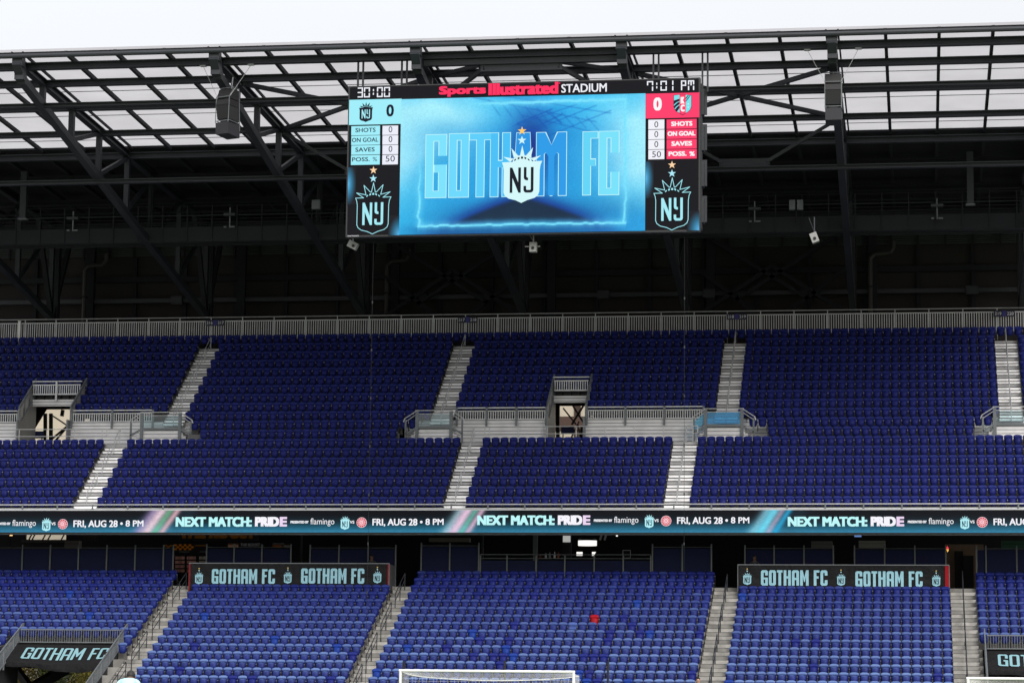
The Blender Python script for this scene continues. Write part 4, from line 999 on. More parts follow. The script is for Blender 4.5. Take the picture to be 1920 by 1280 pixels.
for (a, b), lab, gm in zip(LAND, ('stair-foot landing rail with clear glass below section sign 216', 'stair-foot landing rail with clear glass below section sign 217', 'stair-foot landing rail with bright blue glass panels below section sign 218', 'stair-foot landing rail with clear glass below section sign 219'), (GLASS, GLASS, GLASSB, GLASS)):
    e = thing('landing_rail', lab, 'railing', ((a+b)/2, 29.3, 16.1), 'landing rails at the stair feet')
    for x_ in (a, b):
        m = MB(); m.box(x_-.085, x_+.085, 29.24, 29.34, 15.15, 16.95); m.build('post', GREYP, e)
    m = MB(); m.box(a+.09, b-.09, 29.25, 29.33, 16.02, 16.15); m.build('bottom_beam', GREYP, e)
    m = MB(); m.tube((a-.1, 29.27, 17.0), (b+.1, 29.27, 17.0), .03); m.tube((a, 29.27, 16.82), (b, 29.27, 16.82), .022); m.build('top_rail', GALV, e)
    m = MB(); m.box(a+.09, b-.09, 29.285, 29.30, 16.18, 16.80); m.build('glass_panel', gm, e)
    for s, x_ in ((-1, a), (1, b)):
        m = MB(); x2 = x_+s*.62
        m.tube((x_, 29.27, 17.0), (x2+s*.08, 29.27, 16.55), .03); m.tube((x_, 29.27, 16.82), (x2, 29.27, 16.40), .022); m.tube((x2+s*.06, 29.27, 16.55), (x2+s*.12, 29.27, 16.38), .03); m.build('slope_rail', GALV, e)
        m = MB(); m.box(x2-.05, x2+.05, 29.25, 29.33, 15.1, 16.5); m.beam((x_, 29.29, 16.08), (x2, 29.29, 15.72), .08, .1); m.build('slope_post', GREYP, e)
        if gm is GLASSB and s < 0:
            m = MB(); m.add([(x_-.09, 29.29, 16.2), (x2+.05, 29.29, 15.86), (x2+.05, 29.29, 16.36), (x_-.09, 29.29, 16.74)], [(0, 1, 2, 3)]); m.build('glass_panel', gm, e)
# aisle handrails
HRM = {}
def handrail(key, M, x, y, z, dy, dz, mids, lab, grp, h=.92):
    e = thing('aisle_handrail', lab, 'handrail', (x, y, z), grp)
    if key not in HRM:
        r = .024; ms = []
        ps = [0, 1]+([.5] if mids else [])
        for f in ps:
            m = MB(); m.tube((0, dy*f, dz*f), (0, dy*f, dz*f+h-(.03 if f == 1 else 0)), r); ms.append(('post', m))
        m = MB(); m.path([(0, -.05, h-.12), (0, .02, h), (0, dy-.04, dz+h), (0, dy+.06, dz+h-.06), (0, dy+.06, dz+h-.2)], r); ms.append(('top_rail', m))
        m = MB(); m.tube((0, .02, h-.36), (0, dy-.02, dz+h-.36), r*.85); ms.append(('mid_rail', m))
        objs = []
        for nm, m in ms:
            me = bpy.data.meshes.new(nm); me.from_pydata(m.v, [], m.f); me.materials.append(M); objs.append((nm, me))
        HRM[key] = objs
    for nm, me in HRM[key]:
        c = bpy.data.objects.new(nm, me); COL.objects.link(c); c.parent = e
LV_ = ['lowest', 'second lowest', 'third up', 'topmost']
for (a, b), nm in zip(UA, ('below section sign 216', 'below section sign 217', 'below section sign 218', 'below section sign 219')):
    for k, r in enumerate((8.7, 11.5, 14.1, 16.3)):
        r2 = min(2.0, 17.6-r); handrail('u%.1f' % r2, GALV, (a+b)/2, Yu(r), Fu(r), .8355*r2, .5947*r2, False, f'{LV_[k]} pale handrail on the white stairs {nm}', 'handrails on the upper stairs')
for (a, b), nm in zip(UB, ('left', 'middle', 'right')):
    for k, r in enumerate((.3, 3.3, 5.7)):
        r2 = 2.0 if k < 2 else 1.2; handrail('u%.1f' % r2, GALV, (a+b)/2, Yu(r), Fu(r), .8355*r2, .5947*r2, False, f'{("lowest", "middle", "highest")[k]} pale handrail on the {nm} stairs just above the long screen', 'handrails on the upper stairs')
for (a, b), nm in zip(LA, ('left of the left banner', 'right of the left banner', 'left of the right banner', 'right of the right banner')):
    for k, r in enumerate((-1.6, 2.4, 6.4, 10.5)):
        if 'right of the right' in nm: rr = 3.4
        else: rr = 2.9
        handrail('l%.1f' % rr, STEEL, (a+b)/2, Yl(r), Fl(r), .8622*rr, .4043*rr, True, f'{LV_[k]} dark handrail on the concrete stairs {nm}', 'handrails on the lower stairs')

# ------------------------------------------------------------------ lower entrances with fabric canopies
def canopy(a, b, textbox, lab, rlab):
    y0, z0, y1, z1 = 17.35, 4.02, 15.6, 3.06
    e = thing('fabric_canopy', lab, 'canopy', ((a+b)/2, 16.5, 3.2))
    nx_, ny_ = 24, 12; m = MB(); P = []
    for j in range(ny_+1):
        f = j/ny_
        for i in range(nx_+1):
            u = i/nx_; sag = .13*4*u*(1-u)*f**1.5; rip = .022*math.sin(u*19+f*3)*f*f+.03*math.sin(u*5+2)*f
            P.append((a+(b-a)*u, y0+(y1-y0)*f, z0+(z1-z0)*f-sag+rip))
    for i in range(nx_+1):
        u = i/nx_; p = P[ny_*(nx_+1)+i]; P.append((p[0], p[1]+.05, p[2]-.30+.10*math.sin(u*7)))
    fs = [(j*(nx_+1)+i, j*(nx_+1)+i+1, (j+1)*(nx_+1)+i+1, (j+1)*(nx_+1)+i) for j in range(ny_+1) for i in range(nx_)]
    m.add(P, fs); m.build('cover', FABRIC, e, smooth=True)
    m = MB()
    for x_ in (a-.02, b+.02): m.tube((x_, y0, z0), (x_, y1, z1), .03)
    m.split('side_bar', GREYP, e)
    m = MB(); L = math.hypot(y1-y0, z1-z0)
    def T(u, w_):
        f = (1-w_); uu_ = (u-a)/(b-a); sag = .13*4*uu_*(1-uu_)*f**1.5; rip = .022*math.sin(uu_*19+f*3)*f*f+.03*math.sin(uu_*5+2)*f
        return (u, y0+(y1-y0)*f-.02, z0+(z1-z0)*f-sag+rip+.035)
    block_text(m, [(c, p, q, .17, .71) for c, p, q, _, _ in spread('GOTHAM FC', textbox[0], textbox[1], 0, 1)], .2, .12, lambda u, w_: T(u, w_), lin(165, 205, 215)) if False else None
    for c, p, q, _, _ in spread('GOTHAM FC', textbox[0], textbox[1], 0, 1):
        h = 1.0
        for ls_ in letter(c, (q-p)/h, .13, .07): m.loops([[(p+pp[0]*h, .17+pp[1]*.54) for pp in l] for l in ls_], T, lin(128, 168, 178))
    m.build('lettering', PRINT, e)
    f_ = thing('entrance_rail', rlab, 'railing', ((a+b)/2, 17.5, 4.0), 'railings round the lower entrances')
    m = MB(); m.box(a+.1, b-.1, 17.42, 17.47, 4.66, 4.71); m.box(a+.1, b-.1, 17.42, 17.47, 4.04, 4.08)
    for k in range(int((b-a-.2)/.125)): u = a+.15+.125*k; m.box(u-.012, u+.012, 17.43, 17.46, 4.08, 4.66)
    m.build('back_rail', GREYP, f_)
    for x_ in (a, b):
        ya, yb = 18.1, Yl(-3); za = 5.0; zb = za-(ya-yb)*.469
        m = MB(); m.beam((x_, ya, za), (x_, yb, zb), .06, .06); m.beam((x_, ya, za-.85), (x_, yb, zb-.85), .05, .05)
        n = int((ya-yb)/.125)
        for k in range(n): y = ya-.125*k; z = za-(ya-y)*.469; m.box(x_-.012, x_+.012, y-.012, y+.012, z-.85, z)
        for k in range(0, n, 11): y = ya-.125*k; z = za-(ya-y)*.469; m.box(x_-.035, x_+.035, y-.035, y+.035, z-1.1, z)
        m.build('side_rail', GREYP, f_)
canopy(-45.0, -39.55, (-44.35, -40.0), 'black fabric canopy with pale club lettering over the entrance at bottom left', 'grey picket railing round the bottom left entrance')
canopy(2.98, 8.6, (3.55, 8.0), 'black fabric canopy with pale club lettering over the entrance at bottom right', 'grey picket railing round the bottom right entrance')

# ------------------------------------------------------------------ banner boxes at the back of the lower tier
def banner(x0, x1, z0, z1, lab, crests, texts, redl, redr, deep):
    Y = 23.28; e = thing('banner', lab, 'banner', ((x0+x1)/2, Y, 6.6), 'black banners on platforms in the lower tier')
    m = MB(); nx_ = 60; P = []
    for j in range(9):
        for i in range(nx_+1):
            u = i/nx_; P.append((x0+.02+(x1-x0-.04)*u, Y-.012-.012*math.sin(u*47+j*.5)*math.sin(j*.7+u*9), 6.5+(z1-.04-6.5)*j/8))
    m.add(P, [(j*(nx_+1)+i, j*(nx_+1)+i+1, (j+1)*(nx_+1)+i+1, (j+1)*(nx_+1)+i) for j in range(8) for i in range(nx_)]); m.build('fabric', FABRIC, e, smooth=True)
    m = MB(); m.box(x0-.03, x1+.03, Y+.01, Y+.09, z1-.03, z1+.012); m.box(x0-.03, x0, Y+.01, Y+.09, 6.4, z1-.031); m.box(x1, x1+.03, Y+.01, Y+.09, 6.4, z1-.031); m.build('frame', GREYP, e)
    m = MB(); m.box(x0-.05, x0-.01, Y+.1, Y+deep, 6.4, z1-.05); m.box(x1+.01, x1+.05, Y+.1, Y+deep, 6.4, z1-.05); m.split('side_wall', mat('side_wall_grey', (.06, .06, .068), .7), e)
    m = MB()
    if redl: m.box(x0-.005, x0+redl, Y-.05, Y-.03, 6.5, z1-.05, lin(110, 24, 28))
    if redr: m.box(x1-redr, x1+.005, Y-.05, Y-.03, 6.5, z1-.05, lin(135, 18, 28))
    m.build('red_edge', PRINT, e)
    LC = lin(140, 184, 200)
    for p0, p1, q0, q1 in texts:
        ws_ = spread('GOTHAM FC', p0, p1, q0, q1)
        for w_ in (ws_[:6], ws_[6:]):
            m = MB(); block_text(m, w_, .175, .085, plane_T(Y-.045), LC); m.build('lettering', PRINT, e)
    for cx_, zb, h in crests:
        m = MB(); crest(m, cx_, zb, h, lambda a, b, l: (a, Y-.045-.012*l, b), LC, (.012, .012, .015), (lin(205, 180, 110), lin(175, 215, 225))); m.build('crest', PRINT, e)
YBN = 23.23
def bx(x0, y0, x1, y1): X0, X1, A, B = rect(x0, y0, x1, y1, YBN); return (X0, X1, A, B)
Q1 = lambda a, b: (a/2.909, 840+b/2.909); Q2 = lambda a, b: (640+a/2.909, 840+b/2.909); Q3 = lambda a, b: (1260+a/2.909, 840+b/2.909)
t1 = bx(*Q1(1155, 658), *Q1(1500, 738)); t2 = bx(564.5, 1065, 683, 1093.3)
def cr(px, yb, yt): a = at(px, (yb+yt)/2, YBN); zb = at(px, yb, YBN).z; return (a.x, zb, at(px, yt, YBN).z-zb)
banner(-37.85, -27.22, 7.2, 8.38, 'black banner with repeated pale club lettering on the platform at left', [cr(373, 1094.5, 1071), cr(539.5, 1093.5, 1070), cr(707.5, 1093, 1069)], [t1, t2], .07, .05, 1.4)
t3 = bx(*Q3(485, 664), *Q3(848, 748)); t4 = bx(*Q3(1000, 670), *Q3(1367, 754))
banner(-9.17, 1.38, 7.2, 8.36, 'black banner with repeated pale club lettering and red right end on the platform at right', [cr(1401, 1096, 1072), cr(1577, 1097.5, 1074), cr(1755.5, 1099, 1075.5)], [t3, t4], 0, .19, 1.4)
m = MB(); m.box(-37.78, -27.28, 23.4, 25.2, 7.0, 7.19); m.box(-9.1, 1.3, 23.4, 25.2, 7.0, 7.19)
m.split('platform_floor', CONCD, ls)

# ------------------------------------------------------------------ concourse behind the lower tier
def screen_run(xs, z1, lab, low=False):
    e = thing('fabric_screen', lab, 'screen', ((xs[0]+xs[-1])/2, 25.6, 7.2), 'navy fabric screens behind the lower tier')
    for a, b in zip(xs, xs[1:]):
        m = MB(); m.box(a+.06, b-.06, 25.6, 25.62, 7.3, z1-.05); m.build('fabric_panel', NAVY, e)
    for a in xs:
        m = MB(); m.box(a-.035, a+.035, 25.54, 25.6, 7.2, z1+(.22 if low else .18)); m.build('post', GREYP, e)
    m = MB()
    if low: m.tube((xs[0], 25.55, 8.98), (xs[-1], 25.55, 8.98), .025); m.tube((xs[0], 25.55, 8.78), (xs[-1], 25.55, 8.78), .02)
    else: m.tube((xs[0], 25.57, z1+.02), (xs[-1], 25.57, z1+.02), .015)
    m.build('rail', GREYP, e)
screen_run([-55.6, -54.03, -52.46, -50.9, -49.33, -47.76, -46.2, -44.63, -43.06, -41.49, -39.93, -39.39], 9.28, 'navy fabric screens behind the leftmost lower seats')
screen_run([-37.56, -36.06, -34.54, -32.97], 9.32, 'navy fabric screens behind the left half of the left banner')
screen_run([-31.93, -30.37, -28.8, -27.32], 9.3, 'navy fabric screens behind the right half of the left banner')
screen_run([-25.95, -24.43, -22.89], 9.42, 'tall navy fabric screens left of the bar opening')
screen_run([-22.8, -21.39, -19.85, -18.34, -16.8, -15.28, -13.85], 8.72, 'low navy fabric screens under the bar opening', True)
screen_run([-13.76, -12.21, -10.7], 9.36, 'tall navy fabric screens right of the bar opening')
screen_run([-8.97, -7.47, -5.94, -4.44], 9.3, 'navy fabric screens behind the left half of the right banner')
screen_run([-3.36, -1.83, -.3, 1.26], 9.3, 'navy fabric screens behind the right half of the right banner')
screen_run([2.8, 3.28, 4.82, 6.36, 7.9, 9.44], 9.3, 'navy fabric screens behind the rightmost lower seats')
cwall = thing('concourse_wall', 'black rear wall of the concourse under the upper tier', 'wall', (-24, 38, 7.2))
m = MB(); hx0, hx1, hz0, hz1 = rect(48, 1001, 124, 1011.5, 38)
m.box(XL, hx0, 38, 38.2, 7.2, 13); m.box(hx1, XR, 38, 38.2, 7.2, 13); m.box(hx0, hx1, 38, 38.2, 7.2, hz0); m.box(hx0, hx1, 38, 38.2, hz1+.4, 13); m.split('wall_panel', BLACK, cwall)
m = MB()
for f in (.08, .16, .42, .55, .88): u = hx0+(hx1-hx0)*f; m.beam((u, 37.95, hz0-.05), (u+.35, 37.95, hz1+.3), .12, .05)
m.split('opening_bar', STEELB, cwall)
m = MB(); m.box(hx0-.2, hx1+.2, 37.8, 37.99, hz0-.16, hz0); m.build('opening_sill', PIPE, cwall)
for px, lab in ((1004, 'pale steel column in the dark concourse left of the bar lamp'), (565, 'thin steel column behind the left banner'), (905, 'thin dark column left of the bar opening')):
    a = at(px, 1015, 30); e = thing('concourse_column', lab, 'column', (a.x, 30, 7.2), 'columns in the concourse')
    m = MB(); w_ = .12 if px == 1004 else .05; m.box(a.x-w_, a.x+w_, 29.9, 30.1, 7.21, 14.6); m.build('shaft', GREYP if px == 1004 else STEEL, e)
    m = MB(); m.box(a.x-w_*1.6, a.x+w_*1.6, 29.8, 30.2, 7.2, 7.26); m.build('base_plate', STEEL, e)
def sign(name, lab, cat, box, Y, texts, plate=(.008, .008, .01), M=PAINT, extra=None, group=None):
    X0, X1, A, B = rect(*box, Y); e = thing(name, lab, cat, ((X0+X1)/2, Y, A), group)
    m = MB(); m.box(X0, X1, Y, Y+.08, A, B, plate); m.build('board', PAINT, e)
    for s_, bb, col, bo in texts:
        m = MB(); a, b, c, d = rect(*bb, Y-.02); text_fit(m, s_, a, b, c, d, plane_T(Y-.02), col, bo); m.build('lettering', M, e)
    if extra:
        m = MB()
        for bb, col in extra: a, b, c, d = rect(*bb, Y-.03); m.box(a, b, Y-.03, Y-.005, c, d, col)
        m.build('blocks', M, e)
    return e
OR = lin(130, 80, 14); DIM = emit('dim_painted_glow', .10*SCR)  # faint self-glow paints light onto print, cans and bottles
Q4 = lambda a, b: (300+a/6, 940+b/6)
sign('food_stall_sign', 'dark food stall sign with big dim orange letters half hidden by the long screen', 'sign', (*Q4(190, 230), *Q4(1110, 440)), 34, [('THE ROOST', (*Q4(215, 240), *Q4(1080, 415)), OR, .05)], M=DIM)
ck = [((*Q4(160+27*i, 478+22*j), *Q4(187+27*i, 500+22*j)), lin(190, 110, 18)) for i in range(8) for j in range(3) if (i+j) % 2 == 0 and not (j == 2 and i == 7)]
ck += [((*Q4(55+27*i, 487+14*(i % 2)), *Q4(80+27*i, 500+14*(i % 2))), lin(170, 100, 18)) for i in range(3)]
sign('menu_board', 'black menu board with an orange chequered strip beside the left stairs', 'sign', (*Q4(45, 470), *Q4(520, 600)), 33.5, [], M=DIM, extra=ck+[((*Q4(x_, 486), *Q4(x_+7, 499)), OR) for x_ in range(400, 512, 10)]+[((*Q4(x_, 558), *Q4(x_+6, 568)), lin(90, 90, 90)) for x_ in list(range(215, 330, 9))+list(range(445, 515, 9))])
sign('stall_name_sign', 'small dark sign with white capitals and a tan block above the left banner', 'sign', (*Q4(740, 462), *Q4(1140, 520)), 33.5, [('THE ROOST', (*Q4(905, 468), *Q4(1125, 500)), lin(150, 150, 150), .02)], M=DIM, extra=[((*Q4(765, 486), *Q4(832, 510)), lin(175, 135, 105)), ((*Q4(845, 486), *Q4(880, 510)), lin(175, 135, 105)), ((*Q4(765, 470), *Q4(880, 481)), lin(110, 85, 70))])
sign('welcome_sign', 'small dark sign welcoming chicken fans above the left banner', 'sign', (*Q4(1255, 458), *Q4(1470, 520)), 33.5, [('WELCOME,', (*Q4(1268, 466), *Q4(1400, 480)), lin(140, 140, 140), .01), ('CHICKEN', (*Q4(1268, 488), *Q4(1372, 510)), lin(175, 95, 35), .02), ('FANS', (*Q4(1392, 488), *Q4(1458, 510)), lin(150, 140, 130), .02)], M=DIM)
sign('exit_sign', 'faint exit sign in the dark concourse at left', 'sign', (158, 1003, 186, 1013), 36, [('EXIT', (161, 1004.5, 184, 1011), lin(62, 52, 46), .03)], M=DIM)
# drinks fridge with rows of bottles
X0, X1, A, B = rect(326, 1040, 390, 1072, 33.2); e = thing('drinks_fridge', 'dark drinks cooler with rows of pinkish cans beside the left stairs', 'fridge', ((X0+X1)/2, 33.2, 7.2))
m = MB(); m.box(X0-.1, X1+.1, 33.25, 34, 7.2, B+.15); m.build('cabinet', BLACK, e)
for r in range(4):
    for sx0, sx1 in ((328, 346), (350, 367), (373, 388)):
        m = MB()
        for k in range(7):
            px = sx0+(sx1-sx0)*(k+.15)/7; a, b, c, d = rect(px, 1042.5+8*r, px+1.7, 1048+8*r, 33.2); q = rng.uniform(.6, 1.1)
            m.box(a, b, 33.2, 33.24, c, d, tuple(np.array(lin(185, 135, 122) if sx0 < 370 else lin(150, 140, 128))*q*(.8 if r > 1 else 1)))
        m.build('can_row', DIM, e)  # cans emit slightly in place of light falling on them
# bar
X0, X1, A, B = rect(900, 1042, 1225, 1062, 31); e = thing('bar_counter', 'dark bar counter in the opening behind the middle lower seats', 'counter', ((X0+X1)/2, 31, 7.2))
m = MB(); m.box(X0, X1, 31, 31.6, 7.2, A+.42); m.build('front', BLACK, e); m = MB(); m.box(X0-.05, X1+.05, 30.95, 31.65, A+.421, A+.47); m.build('top', STEELB, e)
ct = A+.47
BN = ['short white bottle', 'slim grey bottle', 'pale tall bottle', 'brown bottle']
for k, (px, h, c, lab) in enumerate(((1013, .22, (110, 60, 45), 'small brown bottle on the bar counter, first from left'), (1023.5, .28, (180, 180, 180), 'white bottle on the bar counter, second from left'), (1031, .34, (130, 130, 130), 'grey bottle on the bar counter, third from left'), (1040, .36, (200, 200, 200), 'tall pale bottle on the bar counter, fourth from left'), (1047, .34, (150, 80, 60), 'reddish bottle on the bar counter beside the dark machine'))):
    a = at(px, 1036, 31.2); e = thing('bottle', lab, 'bottle', (a.x, 31.2, ct), 'bottles on the bar counter')
    m = MB(); m.tube((a.x, 31.2, ct), (a.x, 31.2, ct+h*.6), .055, 8, lin(*c)); m.tube((a.x, 31.2, ct+h*.6), (a.x, 31.2, ct+h), .022, 8, lin(*c)); m.build('glass', DIM, e)  # bottle colour emits faintly, standing in for bar light
X0, X1, A, B = rect(1056, 1004, 1070, 1016, 31.5); e = thing('drinks_machine', 'dark drinks machine with a pale lit panel on the bar', 'machine', ((X0+X1)/2, 31.4, ct))
m = MB(); m.box(X0-.04, X1+.04, 31.42, 31.6, ct, B+.04); m.build('body', BLACK, e); m = MB(); m.box(X0, X1, 31.38, 31.415, A, B, lin(165, 165, 162)); m.build('lit_panel', LED, e)
a, b, c, d = rect(1058, 1021, 1068, 1034, 31.38); m = MB(); m.box(a, b, 31.39, 31.415, c, d); m.build('door', STEELB, e)
# bright lantern over the bar
X0, X1, A, B = rect(1084, 1013, 1119, 1022.5, 31); e = thing('pendant_lamp', 'glowing white drum lamp hanging over the bar counter', 'lamp', ((X0+X1)/2, 31, A))
m = MB(); n = 20
P = [((X0+X1)/2+(X1-X0)/2*math.cos(2*math.pi*k/n), 31+.35*math.sin(2*math.pi*k/n)) for k in range(n)]
m.add([(p[0], p[1], z) for z in (A, B) for p in P], [(k, (k+1) % n, n+(k+1) % n, n+k) for k in range(n)]+[tuple(range(n))[::-1], tuple(range(n, 2*n))]); m.build('shade', LAMPW, e)
m = MB(); m.add([((X0+X1)/2+(p[0]-(X0+X1)/2)*s, 31+(p[1]-31)*s, z) for z, s in ((B+.005, 1.08), (B+.12, .75)) for p in P], [(k, (k+1) % n, n+(k+1) % n, n+k) for k in range(n)]+[tuple(range(n, 2*n))]); m.build('cap', STEEL, e)
m = MB(); m.tube(((X0+X1)/2, 31, B+.1), ((X0+X1)/2, 31, B+4.2), .02); m.build('cord', STEELB, e)
for k, (bb, lab) in enumerate((((1081, 1034, 1092, 1041), 'glowing white screen on the bar, under the lamp'), ((1110, 1034, 1117, 1041), 'glowing white lamp on the bar, right of the glowing screen'))):
    X0, X1, A, B = rect(*bb, 31.3); e = thing('bar_light', lab, 'light', ((X0+X1)/2, 31.3, ct))
    m = MB(); m.add([(X0, 31.3, A), (X1-(0 if k == 0 else .1), 31.3, A), (X1, 31.3, B), (X0, 31.3, B), (X0, 31.36, A), (X1-(0 if k == 0 else .1), 31.36, A), (X1, 31.36, B), (X0, 31.36, B)], [(0, 1, 2, 3), (4, 7, 6, 5), (0, 4, 5, 1), (3, 2, 6, 7), (0, 3, 7, 4), (1, 5, 6, 2)]); m.build('glow', LAMPW, e)
    m = MB(); m.box(X0+.05, X1-.05, 31.29, 31.37, ct, A-.005); m.build('stand', STEELB, e)
X0, X1, A, B = rect(1155, 996, 1158.5, 1005, 30); e = thing('tube_lamp', 'small upright white tube lamp just below the long screen', 'lamp', ((X0+X1)/2, 30, A))
m = MB(); m.tube(((X0+X1)/2, 30, A), ((X0+X1)/2, 30, B+.2), .05, 8); m.build('tube', LAMPW, e); m = MB(); m.tube(((X0+X1)/2, 30, B+.2), ((X0+X1)/2, 30, B+4.3), .02); m.build('cord', STEELB, e)
X0, X1, A, B = rect(1168, 1031, 1182, 1042, 31.1); e = thing('picture_frame', 'grey square frame standing on the bar counter at its right end', 'frame', ((X0+X1)/2, 31.1, ct))
m = MB(); strip(m, [(X0, ct+.02), (X1, ct+.02), (X1, B), (X0, B)], .035, plane_T(31.1), None, True); m.build('frame', GALV, e); m = MB(); m.box(X0, X1, 31.12, 31.14, ct, B); m.build('back', BLACK, e)
for px, lab in ((1128, 'slanted pale steel strut right of the bar lamp'),):
    a = at(px-3, 1012, 33); b = at(px+3, 992, 33); e = thing('steel_strut', lab, 'strut', (a.x, 33, a.z)); m = MB(); m.beam(a, b+(b-a)*3, .12, .1); m.beam(a+v((.25, 0, 0)), b+(b-a)*3+v((.25, 0, 0)), .07, .1); m.split('bar', GALV, e)
for k, (bb, col, lab) in enumerate((((1610, 1013, 1660, 1026), (62, 62, 58), 'pale duct panel in the concourse above the right banner'), ((1521, 1014, 1560, 1026), (46, 46, 44), 'dim duct panel in the concourse above the right banner, left one'), ((804, 1008, 880, 1015), (48, 45, 42), 'long dim duct panel above the tall screens left of the bar'), ((1878, 1013, 1925, 1028), (10, 30, 20), 'dark green panel in the concourse at far right'), ((121, 1013, 148, 1027), (40, 38, 36), 'dim grey panel in the concourse at far left'))):
    X0, X1, A, B = rect(*bb, 32+.2*k); e = thing('ceiling_duct', lab, 'duct', ((X0+X1)/2, 32+.2*k, A), 'ducts in the concourse')
    m = MB(); m.box(X0, X1, 32+.2*k, 32.5+.2*k, A, B, tuple(np.array(lin(*col))*9)); m.build('casing', PAINT, e)
    m = MB(); m.box(X0, X1, 31.97+.2*k, 31.995+.2*k, A+(B-A)*.55, A+(B-A)*.62, tuple(np.array(lin(*col))*4)); m.build('seam', PAINT, e)
    m = MB()
    for u in (X0+.15, X1-.15): m.tube((u, 32.3+.2*k, B), (u, 32.3+.2*k, B+4), .015)
    m.split('hanger', STEELB, e)
X0, X1, A, B = rect(1602, 996, 1615, 1006, 30); e = thing('wall_television', 'small bluish television screen just below the long screen at right', 'television', ((X0+X1)/2, 30, A))
m = MB(); m.box(X0, X1, 30, 30.02, A, B, lin(95, 130, 185)); m.build('display', LED, e); m = MB(); m.box(X0-.03, X1+.03, 30.021, 30.1, A-.03, B+.03); m.build('casing', BLACK, e); m = MB(); m.tube(((X0+X1)/2, 30.08, B), ((X0+X1)/2, 30.08, B+4.5), .02); m.build('bracket', STEELB, e)
X0, X1, A, B = rect(1772, 1020, 1834, 1068, 33); e = thing('stall_wall', 'dim tan tiled stall wall in the opening right of the right banner', 'wall', ((X0+X1)/2, 33, 7.2))
m = MB(); m.box(X0, X1+.3, 33, 33.15, 7.2, B); m.build('wall', mat('tan_tile', (.30, .20, .13), .8, var=.15, vscale=3), e); m = MB(); m.box(X0+.5, X0+.95, 32.7, 32.99, 7.2, A+1.0); m.box(X0+1.0, X0+1.5, 32.6, 32.99, 7.2, A+.75); m.split('appliance', BLACK, e)
X0, X1, A, B = rect(1773.5, 1022.5, 1779, 1035, 32.5); e = thing('neon_sign', 'tiny red and yellow glowing sign at the stall right of the right banner', 'sign', ((X0+X1)/2, 32.5, A))
xm = (X0+X1)/2; m = MB(); m.loops([[(X0, B-.15), (xm, B), (X1, B-.12), (X1, (A+B)/2), (xm, (A+B)/2-.03)]], plane_T(32.5), lin(225, 60, 70)); m.loops([[(X0+.02, (A+B)/2), (X1, (A+B)/2-.02), (X1-.02, A+.08), (xm, A), (X0+.05, A+.1)]], plane_T(32.49), lin(250, 190, 90)); m.build('glow', LED, e)
m = MB(); m.box(X0-.02, X1+.02, 32.505, 32.56, A-.02, B+.02); m.build('backing', BLACK, e)
X0, X1, A, B = rect(18, 1001, 23, 1004, 33); e = thing('wall_lamp', 'small warm lamp glowing in the concourse at far left', 'lamp', ((X0+X1)/2, 33, A))
m = MB(); m.box(X0, X1, 33, 33.05, A, B); m.build('bulb', LAMPO, e); m = MB(); m.box((X0+X1)/2-.04, (X0+X1)/2+.04, 33.0, 33.1, 7.2, A-.002); m.build('post', STEELB, e)

# ------------------------------------------------------------------ hung loudspeakers and cameras
def speaker(px, rot, lab):
    top = at(px, 155, 5.9); X, Y = top.x, 6.35; e = thing('speaker_cluster', lab, 'speaker', (X, Y, 27.4), 'speaker clusters hung from the roof edge')
    c_, s_ = math.cos(rot), math.sin(rot)
    def T(p): return (X+p[0]*c_-p[1]*s_, Y+p[0]*s_+p[1]*c_, p[2])
    def hull(pts, hw, name, M):
        m = MB(); n = len(pts); P = [T((sx*hw, y, z)) for sx in (-1, 1) for y, z in pts]
        m.add(P, [tuple(range(n)), tuple(range(n, 2*n))[::-1]]+[(k, n+k, n+(k+1) % n, (k+1) % n) for k in range(n)]); return m.build(name, M, e)
    CAB = SPK
    hull([(-.30, 29.52), (-.44, 29.06), (.46, 29.02), (.46, 29.52)], .345, 'cabinet', CAB)
    hull([(-.43, 29.02), (-.52, 28.74), (.40, 28.70), (.42, 28.99)], .345, 'cabinet', CAB)
    g_ = hull([(-.52, 28.72), (-.40, 28.08), (.40, 28.02), (.42, 28.68)], .335, 'cabinet', BLACK)
    hull([(-.50, 27.90), (-.46, 27.36), (.44, 27.28), (.46, 27.90)], .36, 'cabinet', CAB2)
    hull([(-.35, 28.0), (-.35, 27.9), (.38, 27.9), (.38, 28.0)], .2, 'cabinet', BLACK)
    m = MB()
    for sx in (-.37, .37):
        for a, b in (((-.45, 29.12), (-.5, 27.9)), ((.3, 29.6), (.42, 27.6)), ((-.1, 29.62), (-.45, 29.12)), ((-.5, 28.0), (.4, 27.95))): m.beam(T((sx, *a)), T((sx, *b)), .028, .028)
    for y, z in ((-.12, 29.62), (.3, 29.62), (-.46, 29.12), (-.49, 27.98)): m.beam(T((-.39, y, z)), T((.39, y, z)), .03, .03)
    m.build('frame', GREYP, e)
    m = MB(); m.tube(T((-.37, -.4, 29.15)), (X-1.15, 5.9, 30.60), .012); m.tube(T((.37, -.4, 29.15)), (X+1.15, 5.9, 30.60), .012); m.tube(T((0, .2, 29.6)), (X, 7.0, 30.3), .03); m.build('cable', GALV, e)
    m = MB()
    for d in (-1.15, 1.15): m.box(X+d-.14, X+d+.14, 5.78, 6.02, 30.585, 30.63)
    m.split('beam_clamp', GALV, e)
SPK = mat('speaker_black', (.010, .010, .012), .6); CAB2 = mat('speaker_grey', (.020, .020, .027), .6)
speaker(425, -.38, 'black hanging speaker cluster near the left end of the roof'); speaker(1562, .0, 'black hanging speaker cluster right of the scoreboard')
CAMW = mat('camera_plastic', (.26, .26, .26), .5)
